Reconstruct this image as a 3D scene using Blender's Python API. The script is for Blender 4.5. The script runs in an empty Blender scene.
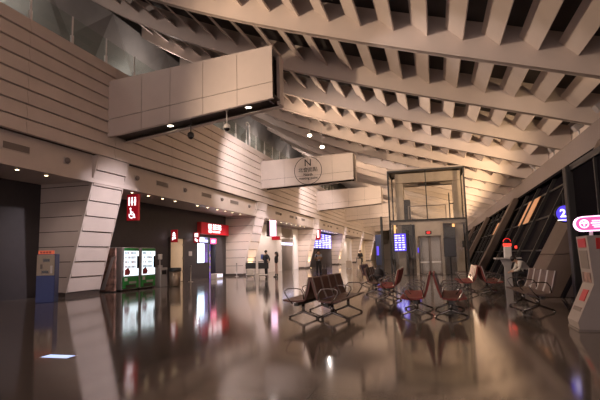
import bpy, bmesh, math, random
from mathutils import Vector, Matrix
random.seed(7)
C = bpy.context.scene.collection
R = math.radians

# ------------------------------------------------------------------ materials
def mat(name, col, rough=.5, metal=0., spec=.5, noise=0., nscale=6., emit=None, estr=0., bump=0., alpha=1.):
    m = bpy.data.materials.new(name); m.use_nodes = True
    nt = m.node_tree; b = nt.nodes['Principled BSDF']
    b.inputs['Base Color'].default_value = (*col, 1); b.inputs['Roughness'].default_value = rough
    b.inputs['Metallic'].default_value = metal; b.inputs['Specular IOR Level'].default_value = spec
    tc = nt.nodes.new('ShaderNodeTexCoord')
    if noise:
        n = nt.nodes.new('ShaderNodeTexNoise'); n.inputs['Scale'].default_value = nscale; n.inputs['Detail'].default_value = 4
        r = nt.nodes.new('ShaderNodeValToRGB')
        r.color_ramp.elements[0].position = .3; r.color_ramp.elements[1].position = .7
        r.color_ramp.elements[0].color = (*[c*(1-noise) for c in col], 1); r.color_ramp.elements[1].color = (*[min(1, c*(1+noise)) for c in col], 1)
        nt.links.new(tc.outputs['Object'], n.inputs['Vector']); nt.links.new(n.outputs['Fac'], r.inputs['Fac'])
        nt.links.new(r.outputs['Color'], b.inputs['Base Color'])
        if bump:
            bp = nt.nodes.new('ShaderNodeBump'); bp.inputs['Strength'].default_value = bump; bp.inputs['Distance'].default_value = .01
            nt.links.new(n.outputs['Fac'], bp.inputs['Height']); nt.links.new(bp.outputs['Normal'], b.inputs['Normal'])
    if emit:
        b.inputs['Emission Color'].default_value = (*emit, 1); b.inputs['Emission Strength'].default_value = estr
    return m

M = {}
M['clad'] = mat('white_cladding', (.58, .495, .455), .42, noise=.04, nscale=1.5)
M['joint'] = mat('dark_joint', (.05, .035, .03), .8)
M['beam'] = mat('roof_paint', (.60, .505, .45), .55, noise=.04, nscale=1.0)
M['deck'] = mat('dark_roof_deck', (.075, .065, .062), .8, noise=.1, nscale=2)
M['steel'] = mat('brushed_steel', (.42, .38, .35), .3, .9)
M['chrome'] = mat('polished_chrome', (.26, .235, .225), .25, 1.)
M['black'] = mat('black_metal', (.02, .018, .018), .45)
M['darkwall'] = mat('charcoal_wall_panel', (.036, .030, .034), .5, noise=.1, nscale=3)
M['cream'] = mat('cream_door', (.62, .50, .36), .5, noise=.03)
M['white'] = mat('white_wall_paint', (.66, .62, .62), .5, noise=.03)
M['grille'] = mat('grey_grille', (.20, .165, .15), .6)
M['greyb'] = mat('grey_upper_panel', (.23, .22, .215), .5, noise=.08, nscale=1.2)
M['pil'] = mat('lift_portal_paint', (.36, .31, .28), .45, noise=.08, nscale=3)
M['plinth'] = mat('dark_plinth', (.06, .045, .04), .5)
M['parapet'] = mat('warm_grey_beam_paint', (.20, .16, .155), .5, noise=.05)
M['rpier'] = mat('brown_stone_pier', (.13, .092, .076), .55, noise=.08, nscale=2)
M['seat'] = mat('maroon_leather', (.20, .032, .026), .6, noise=.12, nscale=9)
M['seatdark'] = mat('dark_brown_leather', (.115, .042, .032), .38, noise=.12, nscale=9)
M['seatgrey'] = mat('grey_brown_leather', (.11, .07, .06), .55, noise=.1, nscale=9)
M['blue'] = mat('blue_machine_paint', (.04, .07, .27), .45, noise=.05)
M['beige'] = mat('beige_control_panel', (.48, .40, .31), .5, noise=.05)
M['screen_off'] = mat('switched_off_screen', (.012, .010, .012), .2)
M['green'] = mat('green_machine_front', (.03, .30, .06), .35, noise=.05)
M['silver'] = mat('silver_grey_casing', (.45, .42, .42), .4, .3)
M['red'] = mat('red_plastic', (.45, .02, .02), .4)
M['whitep'] = mat('white_plastic', (.72, .68, .66), .4, noise=.03)
M['skin'] = mat('skin', (.55, .34, .25), .5)
M['hair'] = mat('black_hair', (.015, .012, .012), .5)
M['dk'] = mat('black_cloth', (.02, .018, .022), .8, noise=.15, nscale=20)
M['jeans'] = mat('grey_blue_cloth', (.26, .29, .38), .8, noise=.15, nscale=20)
M['pink'] = mat('pale_pink_cloth', (.62, .46, .44), .8, noise=.08, nscale=20)
M['pale'] = mat('pale_shirt_cloth', (.60, .55, .50), .8, noise=.08, nscale=20)
M['scarf'] = mat('brown_scarf_cloth', (.25, .15, .09), .85, noise=.2, nscale=25)
M['luggage'] = mat('beige_suitcase_shell', (.50, .42, .36), .4, noise=.05)
M['lugdark'] = mat('dark_suitcase_shell', (.05, .035, .035), .4)
M['binmetal'] = mat('bronze_bin_metal', (.25, .18, .13), .4, .6)
M['poster'] = mat('poster_print', (.30, .18, .15), .5, noise=.8, nscale=5)
M['can'] = mat('dark_drink_row', (.35, .05, .06), .4)
def em(name, col, s, base=None): return mat(name, base or col, .4, emit=col, estr=s)
M['e_red'] = em('lit_red_sign', (.45, .004, .015), .22)
M['e_redhot'] = em('lit_red_beacon', (1., .05, .03), 1.3)
M['e_white'] = em('lit_white_symbol', (1., .93, .95), 1.2)
M['e_pinkwhite'] = em('lit_pink_white_panel', (1., .62, .85), 1.8)
M['e_pink'] = em('lit_pink_sign', (1., .09, .30), 1.0)
M['e_down'] = em('lit_downlight_lens', (1., .72, .40), 9.)
M['e_downc'] = em('lit_bright_lens', (1., .86, .62), 12.)
M['e_blue'] = em('lit_blue_screen', (.09, .06, .75), .75)
M['e_pale'] = em('lit_pale_blue_row', (.62, .66, 1.), 1.3)
M['e_vend'] = em('lit_vending_window', (.78, .92, 1.), 1.25)
M['e_dial'] = em('lit_dim_red_figure', (.8, .02, .02), 1.0)
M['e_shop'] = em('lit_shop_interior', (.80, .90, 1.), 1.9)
M['e_amber'] = em('lit_amber_panel', (1., .55, .22), .9)
M['e_warmwall'] = em('lit_room_behind_glass', (.55, .26, .12), .33)  # emission stands in for lit panels mirrored in the dark glazing
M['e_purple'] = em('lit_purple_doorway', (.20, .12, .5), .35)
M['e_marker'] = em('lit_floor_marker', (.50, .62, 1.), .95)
M['e_orange'] = em('lit_orange_label', (.8, .16, .07), .22)

def glass_mat(name, tint, refl=.12, rough=.05):
    m = bpy.data.materials.new(name); m.use_nodes = True; nt = m.node_tree; nt.nodes.clear()
    o = nt.nodes.new('ShaderNodeOutputMaterial'); mx = nt.nodes.new('ShaderNodeMixShader')
    t = nt.nodes.new('ShaderNodeBsdfTransparent'); t.inputs[0].default_value = (*tint, 1)
    g = nt.nodes.new('ShaderNodeBsdfGlossy'); g.inputs['Roughness'].default_value = rough
    f = nt.nodes.new('ShaderNodeFresnel'); f.inputs[0].default_value = 1.45
    ge = nt.nodes.new('ShaderNodeNewGeometry'); su = nt.nodes.new('ShaderNodeMath'); su.operation = 'SUBTRACT'; su.inputs[0].default_value = 1; nt.links.new(ge.outputs['Backfacing'], su.inputs[1])
    mu = nt.nodes.new('ShaderNodeMath'); mu.operation = 'MULTIPLY'; nt.links.new(f.outputs[0], mu.inputs[0]); nt.links.new(su.outputs[0], mu.inputs[1])
    nt.links.new(mu.outputs[0], mx.inputs[0]); nt.links.new(t.outputs[0], mx.inputs[1]); nt.links.new(g.outputs[0], mx.inputs[2])
    nt.links.new(mx.outputs[0], o.inputs[0]); return m
M['glass'] = glass_mat('clear_glass', (.86, .90, .88))
M['liftglass'] = glass_mat('lift_glass', (.95, .94, .91))
M['night'] = mat('dark_night_glazing', (.010, .009, .012), .12, spec=.02)

M['night'].node_tree.nodes['Principled BSDF'].inputs['IOR'].default_value = 1.03
def floor_mat():
    m = bpy.data.materials.new('polished_floor_tiles'); m.use_nodes = True; nt = m.node_tree; b = nt.nodes['Principled BSDF']
    tc = nt.nodes.new('ShaderNodeTexCoord')
    br = nt.nodes.new('ShaderNodeTexBrick'); br.offset = 0; br.inputs['Scale'].default_value = 1
    br.inputs['Brick Width'].default_value = 1.2; br.inputs['Row Height'].default_value = 1.2; br.inputs['Mortar Size'].default_value = .009
    br.inputs['Color1'].default_value = (.20, .158, .134, 1); br.inputs['Color2'].default_value = (.185, .146, .123, 1); br.inputs['Mortar'].default_value = (.045, .034, .03, 1)
    n = nt.nodes.new('ShaderNodeTexNoise'); n.inputs['Scale'].default_value = 60; n.inputs['Detail'].default_value = 3
    mx = nt.nodes.new('ShaderNodeMix'); mx.data_type = 'RGBA'; mx.blend_type = 'MULTIPLY'; mx.inputs[0].default_value = .6
    n2 = nt.nodes.new('ShaderNodeTexNoise'); n2.inputs['Scale'].default_value = .5
    mr = nt.nodes.new('ShaderNodeMapRange'); mr.inputs[3].default_value = .07; mr.inputs[4].default_value = .11
    nt.links.new(tc.outputs['Object'], br.inputs['Vector']); nt.links.new(tc.outputs['Object'], n.inputs['Vector']); nt.links.new(tc.outputs['Object'], n2.inputs['Vector'])
    nt.links.new(br.outputs['Color'], mx.inputs[6]); nt.links.new(n.outputs['Fac'], mx.inputs[7])
    nt.links.new(mx.outputs[2], b.inputs['Base Color']); nt.links.new(n2.outputs['Fac'], mr.inputs[0]); nt.links.new(mr.outputs[0], b.inputs['Roughness'])
    b.inputs['Specular IOR Level'].default_value = .6
    bp = nt.nodes.new('ShaderNodeBump'); bp.inputs['Strength'].default_value = .03; bp.inputs['Distance'].default_value = .003
    nt.links.new(n2.outputs['Fac'], bp.inputs['Height'])
    nt.links.new(bp.outputs['Normal'], b.inputs['Normal'])
    return m
M['floor'] = floor_mat()

# ------------------------------------------------------------------ mesh builder
class MB:
    def __init__(s): s.v = []; s.f = []; s.mi = []
    def add(s, vs, fs, mi=0):
        n = len(s.v); s.v += [tuple(p) for p in vs]; s.f += [tuple(i+n for i in f) for f in fs]; s.mi += [mi]*len(fs); return s
    def box(s, x0, x1, y0, y1, z0, z1, mi=0):
        return s.add([(x0,y0,z0),(x1,y0,z0),(x1,y1,z0),(x0,y1,z0),(x0,y0,z1),(x1,y0,z1),(x1,y1,z1),(x0,y1,z1)],
            [(0,3,2,1),(4,5,6,7),(0,1,5,4),(1,2,6,5),(2,3,7,6),(3,0,4,7)], mi)
    def bev(s, x0, x1, y0, y1, z0, z1, b=.02, mi=0):
        # box with all edges chamfered
        bm = bmesh.new(); bmesh.ops.create_cube(bm, size=1)
        for v in bm.verts: v.co = Vector(((x0+x1)/2+v.co.x*(x1-x0), (y0+y1)/2+v.co.y*(y1-y0), (z0+z1)/2+v.co.z*(z1-z0)))
        bmesh.ops.bevel(bm, geom=list(bm.edges), offset=b, segments=2, affect='EDGES', profile=.5)
        bm.verts.index_update()
        s.add([v.co[:] for v in bm.verts], [[v.index for v in f.verts] for f in bm.faces], mi); bm.free(); return s
    def prism(s, poly, axis, a, b, mi=0):
        # poly: 2D points; axis 'y': (x,z) extruded along y; 'x': (y,z); 'z': (x,y)
        def P(p, t): return {'y': (p[0], t, p[1]), 'x': (t, p[0], p[1]), 'z': (p[0], p[1], t)}[axis]
        n = len(poly)
        return s.add([P(p, a) for p in poly]+[P(p, b) for p in poly],
            [tuple(range(n))[::-1], tuple(range(n, 2*n))]+[(i, (i+1) % n, n+(i+1) % n, n+i) for i in range(n)], mi)
    def hexa(s, p8, mi=0):
        return s.add(p8, [(0,3,2,1),(4,5,6,7),(0,1,5,4),(1,2,6,5),(2,3,7,6),(3,0,4,7)], mi)
    def tube(s, pts, r, n=8, mi=0):
        pts = [Vector(p) for p in pts]; rs = r if isinstance(r, (list, tuple)) else [r]*len(pts)
        base = len(s.v); up = None
        for i, p in enumerate(pts):
            t = (pts[min(i+1, len(pts)-1)]-pts[max(i-1, 0)]).normalized()
            if up is None: up = Vector((0,0,1)) if abs(t.z) < .9 else Vector((1,0,0))
            a = t.cross(up).normalized(); up = a.cross(t).normalized()
            for k in range(n):
                q = p+(a*math.cos(2*math.pi*k/n)+up*math.sin(2*math.pi*k/n))*rs[i]; s.v.append(q[:])
        for i in range(len(pts)-1):
            for k in range(n):
                k2 = (k+1) % n; s.f.append((base+i*n+k, base+i*n+k2, base+(i+1)*n+k2, base+(i+1)*n+k)); s.mi.append(mi)
        s.f.append(tuple(base+k for k in range(n))[::-1]); s.mi.append(mi)
        e = base+(len(pts)-1)*n; s.f.append(tuple(e+k for k in range(n))); s.mi.append(mi); return s
    def lathe(s, prof, cx=0, cy=0, n=20, mi=0):
        base = len(s.v)
        for r, z in prof:
            for k in range(n): s.v.append((cx+r*math.cos(2*math.pi*k/n), cy+r*math.sin(2*math.pi*k/n), z))
        for i in range(len(prof)-1):
            for k in range(n):
                k2 = (k+1) % n; s.f.append((base+i*n+k, base+i*n+k2, base+(i+1)*n+k2, base+(i+1)*n+k)); s.mi.append(mi)
        s.f.append(tuple(base+k for k in range(n))[::-1]); s.mi.append(mi)
        e = base+(len(prof)-1)*n; s.f.append(tuple(e+k for k in range(n))); s.mi.append(mi); return s
    def ell(s, c, r, n=14, m=9, mi=0, rot=None):
        base = len(s.v)
        for i in range(m+1):
            th = math.pi*i/m
            for k in range(n):
                ph = 2*math.pi*k/n; q = Vector((r[0]*math.sin(th)*math.cos(ph), r[1]*math.sin(th)*math.sin(ph), r[2]*math.cos(th)))
                if rot: q = rot @ q
                s.v.append((c[0]+q.x, c[1]+q.y, c[2]+q.z))
        for i in range(m):
            for k in range(n):
                k2 = (k+1) % n; s.f.append((base+i*n+k, base+(i+1)*n+k, base+(i+1)*n+k2, base+i*n+k2)); s.mi.append(mi)
        return s
    def build(s, name, mats, parent=None, loc=None, smooth=False):
        me = bpy.data.meshes.new(name); me.from_pydata(s.v, [], s.f)
        if not isinstance(mats, (list, tuple)): mats = [mats]
        for m in mats: me.materials.append(m)
        me.polygons.foreach_set('material_index', s.mi)
        bm = bmesh.new(); bm.from_mesh(me); bmesh.ops.recalc_face_normals(bm, faces=bm.faces); bm.to_mesh(me); bm.free()
        if smooth:
            me.polygons.foreach_set('use_smooth', [True]*len(me.polygons))
        me.update(); o = bpy.data.objects.new(name, me); C.objects.link(o)
        if parent: o.parent = parent
        if loc: o.location = loc
        return o

def tag(o, label=None, cat=None, group=None, kind=None):
    if label: o['label'] = label
    if cat: o['category'] = cat
    if group: o['group'] = group
    if kind: o['kind'] = kind
    return o
def thing(name, label, cat, loc=(0,0,0), rz=0, group=None):
    o = bpy.data.objects.new(name, None); C.objects.link(o); o.location = loc; o.rotation_euler = (0,0,rz); o.empty_display_size = .2
    return tag(o, label, cat, group)
def struct(o, label, cat): return tag(o, label, cat, kind='structure')
def dup(root, loc, rz=None, label=None, group=None):
    r = root.copy(); C.objects.link(r); r.location = loc
    if rz is not None: r.rotation_euler = (0,0,rz)
    if label: r['label'] = label
    if group: r['group'] = group
    for ch in list(root.children):
        c = ch.copy(); C.objects.link(c); c.parent = r
        for g in list(ch.children):
            d = g.copy(); C.objects.link(d); d.parent = c
    return r
def text(name, body, size, mtl, parent, mw, bold=0., ext=.004, align='CENTER'):
    cu = bpy.data.curves.new(name, 'FONT'); cu.body = body; cu.size = size; cu.align_x = align; cu.align_y = 'CENTER'
    cu.extrude = ext; cu.offset = bold; cu.resolution_u = 3
    tmp = bpy.data.objects.new(name+'_tmp', cu); C.objects.link(tmp); bpy.context.view_layer.update()
    dg = bpy.context.evaluated_depsgraph_get(); me = bpy.data.meshes.new_from_object(tmp.evaluated_get(dg))
    bpy.data.objects.remove(tmp); me.materials.clear(); me.materials.append(mtl)
    me.transform(mw); o = bpy.data.objects.new(name, me); C.objects.link(o)
    if parent: o.parent = parent
    return o
def face_mat(origin, right, up):
    # maps text XY onto a face at origin
    r = Vector(right).normalized(); u = Vector(up).normalized(); n = r.cross(u)
    return Matrix(((r.x, u.x, n.x, origin[0]), (r.y, u.y, n.y, origin[1]), (r.z, u.z, n.z, origin[2]), (0,0,0,1)))
NEG_Y = lambda x, y, z: face_mat((x,y,z), (1,0,0), (0,0,1))      # read from the camera end of the hall
POS_X = lambda x, y, z: face_mat((x,y,z), (0,1,0), (0,0,1))      # on a wall that looks into the hall from the left
NEG_X = lambda x, y, z: face_mat((x,y,z), (0,-1,0), (0,0,1))
def flat(name, shapes, mtl, parent, mw, t=.006):
    # small symbols: shapes are 2D polygons in a face's own plane
    mb = MB()
    for poly in shapes:
        n = len(poly); A = [mw @ Vector((p[0], p[1], 0)) for p in poly]; B = [mw @ Vector((p[0], p[1], t)) for p in poly]
        mb.add([a[:] for a in A]+[b[:] for b in B], [tuple(range(n))[::-1], tuple(range(n, 2*n))]+[(i, (i+1) % n, n+(i+1) % n, n+i) for i in range(n)])
    return mb.build(name, mtl, parent)
def circ(cx, cy, r, n=14): return [(cx+r*math.cos(2*math.pi*k/n), cy+r*math.sin(2*math.pi*k/n)) for k in range(n)]
def rect(x0, y0, x1, y1): return [(x0,y0),(x1,y0),(x1,y1),(x0,y1)]
def ring(cx, cy, r0, r1, n=40, a0=0, a1=2*math.pi):
    out = []
    for k in range(n):
        a = a0+(a1-a0)*k/n; b = a0+(a1-a0)*(k+1)/n
        out.append([(cx+r0*math.cos(a), cy+r0*math.sin(a)), (cx+r1*math.cos(a), cy+r1*math.sin(a)), (cx+r1*math.cos(b), cy+r1*math.sin(b)), (cx+r0*math.cos(b), cy+r0*math.sin(b))])
    return out
def seg(p, q, w):
    d = Vector((q[0]-p[0], q[1]-p[1])).normalized()*w/2; n = (-d[1], d[0])
    return [(p[0]+n[0], p[1]+n[1]), (p[0]-n[0], p[1]-n[1]), (q[0]-n[0], q[1]-n[1]), (q[0]+n[0], q[1]+n[1])]
def light(name, kind, loc, energy, col, parent=None, size=.1, target=None, angle=90, blend=.6):
    l = bpy.data.lights.new(name, kind); l.energy = energy; l.color = col
    if kind in ('POINT', 'SPOT'): l.shadow_soft_size = size
    if kind == 'SPOT': l.spot_size = R(angle); l.spot_blend = blend
    if kind == 'AREA': l.size = size
    o = bpy.data.objects.new(name, l); C.objects.link(o); o.location = loc
    if target is not None:
        o.rotation_euler = (Vector(target)-Vector(loc)).to_track_quat('-Z', 'Y').to_euler()
    if parent:
        o.parent = parent
    return o

BAY = 17.3; PY = 15.2; PW = 1.9
YF = 136.
# ------------------------------------------------------------------ floor
struct(MB().box(-18, 9, -8, YF+2, -.2, 0).build('floor', M['floor']), 'glossy brown tiled concourse floor running the whole hall', 'floor')

# ------------------------------------------------------------------ roof
def Zr(x):
    c = ZC; return sum(c[i]*x**(4-i) for i in range(5))
ZC = [2.159e-06, -3.503e-04, 2.266e-03, -.30136, 7.362]
ceil = struct(thing('ceiling', None, None), 'sloping roof of pale deep beams and tilted slats over the hall', 'ceiling')

YB = [14.4+4.32*k for k in range(-4, 28)]
XS = [-15.6+.8*i for i in range(28)]
XD = [-18.4]+XS
for i, y in enumerate(YB):
    lo = [(x, Zr(x)) for x in XS]; hi = [(x, Zr(x)+1.15) for x in reversed(XS)]
    b = MB(); 
    b.prism(lo+hi, 'y', y, y+.16)
    lo2 = [(x, Zr(x)) for x in XS]; hi2 = [(x, Zr(x)+.07) for x in reversed(XS)]
    b.prism(lo2+hi2, 'y', y-.03, y+.24)      # bottom flange
    b.build('roof_beam', M['beam'], ceil)
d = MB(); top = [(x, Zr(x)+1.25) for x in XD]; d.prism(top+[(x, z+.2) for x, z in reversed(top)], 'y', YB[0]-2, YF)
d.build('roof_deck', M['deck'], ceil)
def slat(mb, x, y0, y1):
    z = Zr(x)+.50; w = .47; t = .035
    mb.prism([(x, z), (x+t, z+t), (x+t-w, z+t+w), (x-w, z+w)], 'y', y0+.17, y1-.005)
SX = [5.13-1.0*i for i in range(21)]
rest = MB(); made = 0
order = [5, 6, 7, 8, 9] 
for k in [4]+order+[j for j in range(len(YB)-1) if j not in order+[4]]:
    y0, y1 = YB[k], YB[k+1]
    for x in SX:
        small = MB()
        if k in [4]+order and made < 100 and not (k == 4 and False):
            slat(small, x, y0, y1); small.build('slat', M['beam'], ceil); made += 1
        else: slat(rest, x, y0, y1)
tag(rest.build('slat_rows', M['beam'], ceil), kind='stuff')

# ------------------------------------------------------------------ left wall: lapped cladding, bulkhead, soffit, lower wall
wl = struct(thing('wall_left', None, None), 'tall left wall of lapped pale boards above a recessed dark lower wall', 'wall')
Y0 = -8.
cl = MB(); n = 8; z0 = 5.33; hb = .475
cl.box(-12.45, -12.16, Y0, YF, z0, 9.12, 1)
yj = [PY+PW/2-BAY/2*0+4.325*j for j in range(-6, 28)]
for i in range(n):
    a = z0+i*hb; bb = a+hb-.022
    for j in range(len(yj)-1):
        ya, yb = yj[j]+.006, yj[j+1]-.006
        if i == n-1: bb = 9.1
        cl.hexa([(-12.17,ya,a),(-12.04,ya,a),(-12.04,yb,a),(-12.17,yb,a),(-12.17,ya,bb),(-12.115,ya,bb),(-12.115,yb,bb),(-12.17,yb,bb)])
cl.build('lapped_cladding', [M['clad'], M['joint']], wl)
MB().box(-12.6, -12.35, Y0, YF, 4.33, 5.33).build('bulkhead', M['clad'], wl)
MB().box(-14.9, -12.3, Y0, YF, 4.33, 4.45).box(-12.42, -12.28, Y0, YF, 4.27, 4.40).build('soffit', M['clad'], wl)
lw = MB(); lw.box(-15.0, -14.7, Y0, PY+.1, 0, 4.33)
lw.box(-15.0, -14.7, PY+PW-.1, 28.0, 0, 4.33); lw.box(-15.0, -14.7, 30.75, 32.6, 0, 4.33); lw.box(-15.0, -14.7, 28.0, 30.75, 2.72, 4.33); lw.box(-15.0, -14.7, 28.0, 29.75, 0, 1.05)
lw.build('dark_lower_wall', M['darkwall'], wl)
w2 = MB()
w2.box(-14.4, -14.1, 34.2, 43.9, 0, 4.33).box(-14.4, -14.1, 48.2, 50.4, 0, 4.33); w2.box(-14.4, -14.1, 43.9, 48.2, 4.1, 4.33)
w2.box(-14.4, -14.1, 68.5, 84.5, 0, 4.33); w2.build('white_lower_wall', M['white'], wl)
MB().box(-14.4, -14.1, 51.4, 67.4, 0, 4.33).build('dark_lower_wall', M['darkwall'], wl)
MB().box(-14.4, -14.1, 84.5, YF, 0, 4.33).build('cream_lower_wall', M['cream'], wl)

# upper level behind the cladding top
struct(MB().box(-17.5, -12.45, Y0, YF, 8.9, 9.1).build('trim_1', M['clad']), 'pale floor slab of the upper level above the cladding', 'slab')
g = MB()
k = Y0; i = 0
while k < YF-2:
    # folded triangular panels
    a = (-15.4, k, 9.1); b = (-15.4, k+5.2, 9.1); c = (-15.7, k+2.6, 14.3); e = (-15.7, k+7.8, 14.3); m_ = (-16.25, k+3.9, 10.6)
    g.add([a, b, c], [(0,1,2)]); g.add([b, e, c, (-16.1, k+5.2, 12.0)], [(0,1,3),(1,2,3),(2,0,3)])
    k += 5.2
g.box(-17.6, -16.9, Y0, YF, 9.1, 18.0)
struct(g.build('wall_upper', M['greyb']), 'grey folded panel wall of the upper level behind glass', 'wall')
bal = thing('glass_balustrade', 'glass balustrade on short white posts along the top of the left wall', 'balustrade', (-12.3, 0, 9.1))
gp = MB(); pb = None
yy = 0.75
ys = []
while yy < 120: ys.append(yy); yy += 1.87
for a, b in zip(ys[:-1], ys[1:]):
    gp.box(-.012, .012, a+.03, b-.03, .08, 1.10)
gp.build('glass_panels', M['glass'], bal)
pm = MB().box(-.05, .05, -.045, .045, -.1, .38).box(.012, .03, -.03, .03, .36, 1.1)
p0 = pm.build('post', M['whitep'], bal, (0.03, ys[0], 0))
for a in ys[1:]:
    q = p0.copy(); C.objects.link(q); q.location = (0.03, a, 0)

# piers on the left
def pier(k, label):
    y0 = PY+BAY*k; y1 = y0+PW; xb, xt, zt = -13.45, -12.1, 5.33
    r = thing('slanted_pier', label, 'pier', (-13.8, y0, 0), 0)
    ox, oy = 13.8, -y0
    back = -14.72 if k < 2 else -14.12
    if k == 1: back = -14.72
    def L(x, y, z): return (x+ox, y+oy, z)
    core = MB(); core.hexa([L(back,y0+.02,0),L(xb-.02,y0+.02,0),L(xb-.02,y1-.02,0),L(back,y1-.02,0),L(back,y0+.02,zt),L(xt-.02,y0+.02,zt),L(xt-.02,y1-.02,zt),L(back,y1-.02,zt)])
    core.build('core', M['joint'], r)
    nb = 9; fr = MB(); sds = (MB(), MB())
    for i in range(nb):
        a = .16+(zt-.16)*i/nb+.014; b = .16+(zt-.16)*(i+1)/nb-.014
        xa = xb+(xt-xb)*a/zt; xc = xb+(xt-xb)*b/zt
        # front boards lap like shallow steps
        fr.hexa([L(xa-.03,y0+.05,a),L(xa+.065,y0+.05,a),L(xa+.065,y1-.05,a),L(xa-.03,y1-.05,a),L(xc-.03,y0+.05,b),L(xc+.004,y0+.05,b),L(xc+.004,y1-.05,b),L(xc-.03,y1-.05,b)])
        for s, ya, yb in ((0, y0, y0+.03), (1, y1-.03, y1)):
            sds[s].hexa([L(back,ya,a),L(xa-.06,ya,a),L(xa-.06,yb,a),L(back,yb,a),L(back,ya,b),L(xc-.06,ya,b),L(xc-.06,yb,b),L(back,yb,b)])
    fr.build('stepped_front', M['clad'], r); [q.build('side_cladding', M['clad'], r) for q in sds]
    e = MB()
    for ya, yb in ((y0-.005, y0+.05), (y1-.05, y1+.005)):
        e.hexa([L(xb-.06,ya,.16),L(xb+.08,ya,.16),L(xb+.08,yb,.16),L(xb-.06,yb,.16),L(xt-.06,ya,zt),L(xt+.03,ya,zt),L(xt+.03,yb,zt),L(xt-.06,yb,zt)])
    e.build('edge_trim', M['clad'], r)
    MB().box(back+ox, xb+ox+.06, -.01, PW+.01, 0, .15).build('plinth', M['plinth'], r)
    return r
ordn = ['nearest pale slanted pier on the left, beside the blue ticket machine', 'pale slanted pier on the left behind the baggage trolley, second from the camera',
  'pale slanted pier between the grey metal door and the flight board wall', 'pale slanted pier on the left just past the flight board wall', 'pale slanted pier on the left between the white wall and the cream wall far back', 'last pale slanted pier on the left against the far end of the hall']
for k in range(6): pier(k, ordn[k])
pier(-1, 'pale slanted pier on the left behind the viewpoint')

# ------------------------------------------------------------------ air grilles, wall speakers, downlights
def grille(y0, y1, label):
    t = thing('air_grille', label, 'grille', (-12.35, (y0+y1)/2, 4.88), 0, 'air grilles along the left bulkhead')
    w = (y1-y0)/2; MB().box(0, .02, -w, w, -.13, .13).build('grille_frame', M['clad'], t)
    b = MB().box(.02, .03, -w+.03, w-.03, -.105, .105)
    for j in range(5): b.box(.03, .036, -w+.03, w-.03, -.10+.042*j, -.085+.042*j)
    b.build('louvre', M['grille'], t)
grille(11.2, 12.25, 'wide grey air grille on the bulkhead above the blue ticket machine, nearest of all')
gl = [(19.55, 20.6), (24.1, 25.3), (28.0, 29.3)]
for i, (a, b) in enumerate(gl): grille(a, b, ['grey air grille on the bulkhead above the two vending machines', 'grey air grille on the bulkhead above the cream door', 'grey air grille on the bulkhead above the red shop sign'][i])
for kk in (2, 3, 4):
    for j, a in enumerate((2.6, 6.6, 10.6)):
        y = PY+PW+BAY*(kk-1)+a
        grille(y, y+1.2, ('%s grey air grille on the bulkhead %s' % (['first', 'middle', 'last'][j], {2:'above the white wall with the grey metal door', 3:'above the flight board wall', 4:'beyond the flight board wall'}[kk])))
def wallspk(y, label):
    t = thing('wall_speaker', label, 'speaker', (-12.35, y, 4.86), 0, 'small round speakers on the left bulkhead')
    b = MB(); b.ell((.05, 0, 0), (.10, .11, .11)); b.build('speaker_ball', M['grille'], t, smooth=True)
    MB().box(0, .02, -.12, .12, -.12, .12).build('back_plate', M['silver'], t)
for y, lb in ((13.85, 'small round speaker on the bulkhead just left of the nearest pier'), (18.0, 'small round speaker on the bulkhead just right of the nearest pier'), (22.2, 'small round speaker on the bulkhead above the bin'),
   (26.7, 'small round speaker on the bulkhead right of the cream door'), (31.2, 'small round speaker on the bulkhead just left of the second pier'), (38.3, 'small round speaker above the pink lit panel'), (43.0, 'small round speaker above the grey metal door'), (57.0, 'small round speaker above the flight board')):
    wallspk(y, lb)
def downlight(x, y, z, label, group, m='e_down', r=.06):
    t = thing('downlight', label, 'light', (x, y, z), 0, group)
    MB().lathe([(r*1.35, 0), (r*1.35, -.012), (r, -.016)]).build('trim_ring', M['whitep'], t)
    MB().lathe([(r, -.012), (r*.9, -.022), (r*.1, -.026)]).build('lens', M[m], t)
    return t
G1 = 'small warm downlights in the left soffit'
for y, lb in ((9.9, 'soffit downlight nearest the camera on the left, by the frame edge'), (12.33, 'left one of the two soffit downlights above the blue ticket machine'), (13.55, 'right one of the two soffit downlights above the blue ticket machine')): downlight(-12.9, y, 4.33, lb, G1)
for j, y in enumerate((18.5, 19.77, 21.02, 22.22, 24.68, 25.94, 27.29, 28.45, 29.63, 30.94)):
    downlight(-12.9, y, 4.33, ['downlight directly above the restroom sign', 'downlight above the first vending machine', 'downlight just right of the second vending machine', 'downlight above the dark wall left of the cream door', 'downlight above the cream door',
       'downlight above the right edge of the cream door', 'downlight left of the red shop sign', 'downlight above the left half of the red shop sign', 'downlight above the right half of the red shop sign', 'last downlight before the second pier'][j]+' in the soffit', G1)
for kk in (2, 3):
    for j in range(9):
        y = PY+PW+BAY*(kk-1)+1.2+1.55*j
        downlight(-12.9, y, 4.33, 'soffit downlight %s of the row above the %s' % (['first', 'second', 'third', 'fourth', 'fifth', 'sixth', 'seventh', 'eighth', 'last'][j], 'white wall with the metal door' if kk == 2 else 'flight board wall'), G1)

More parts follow.
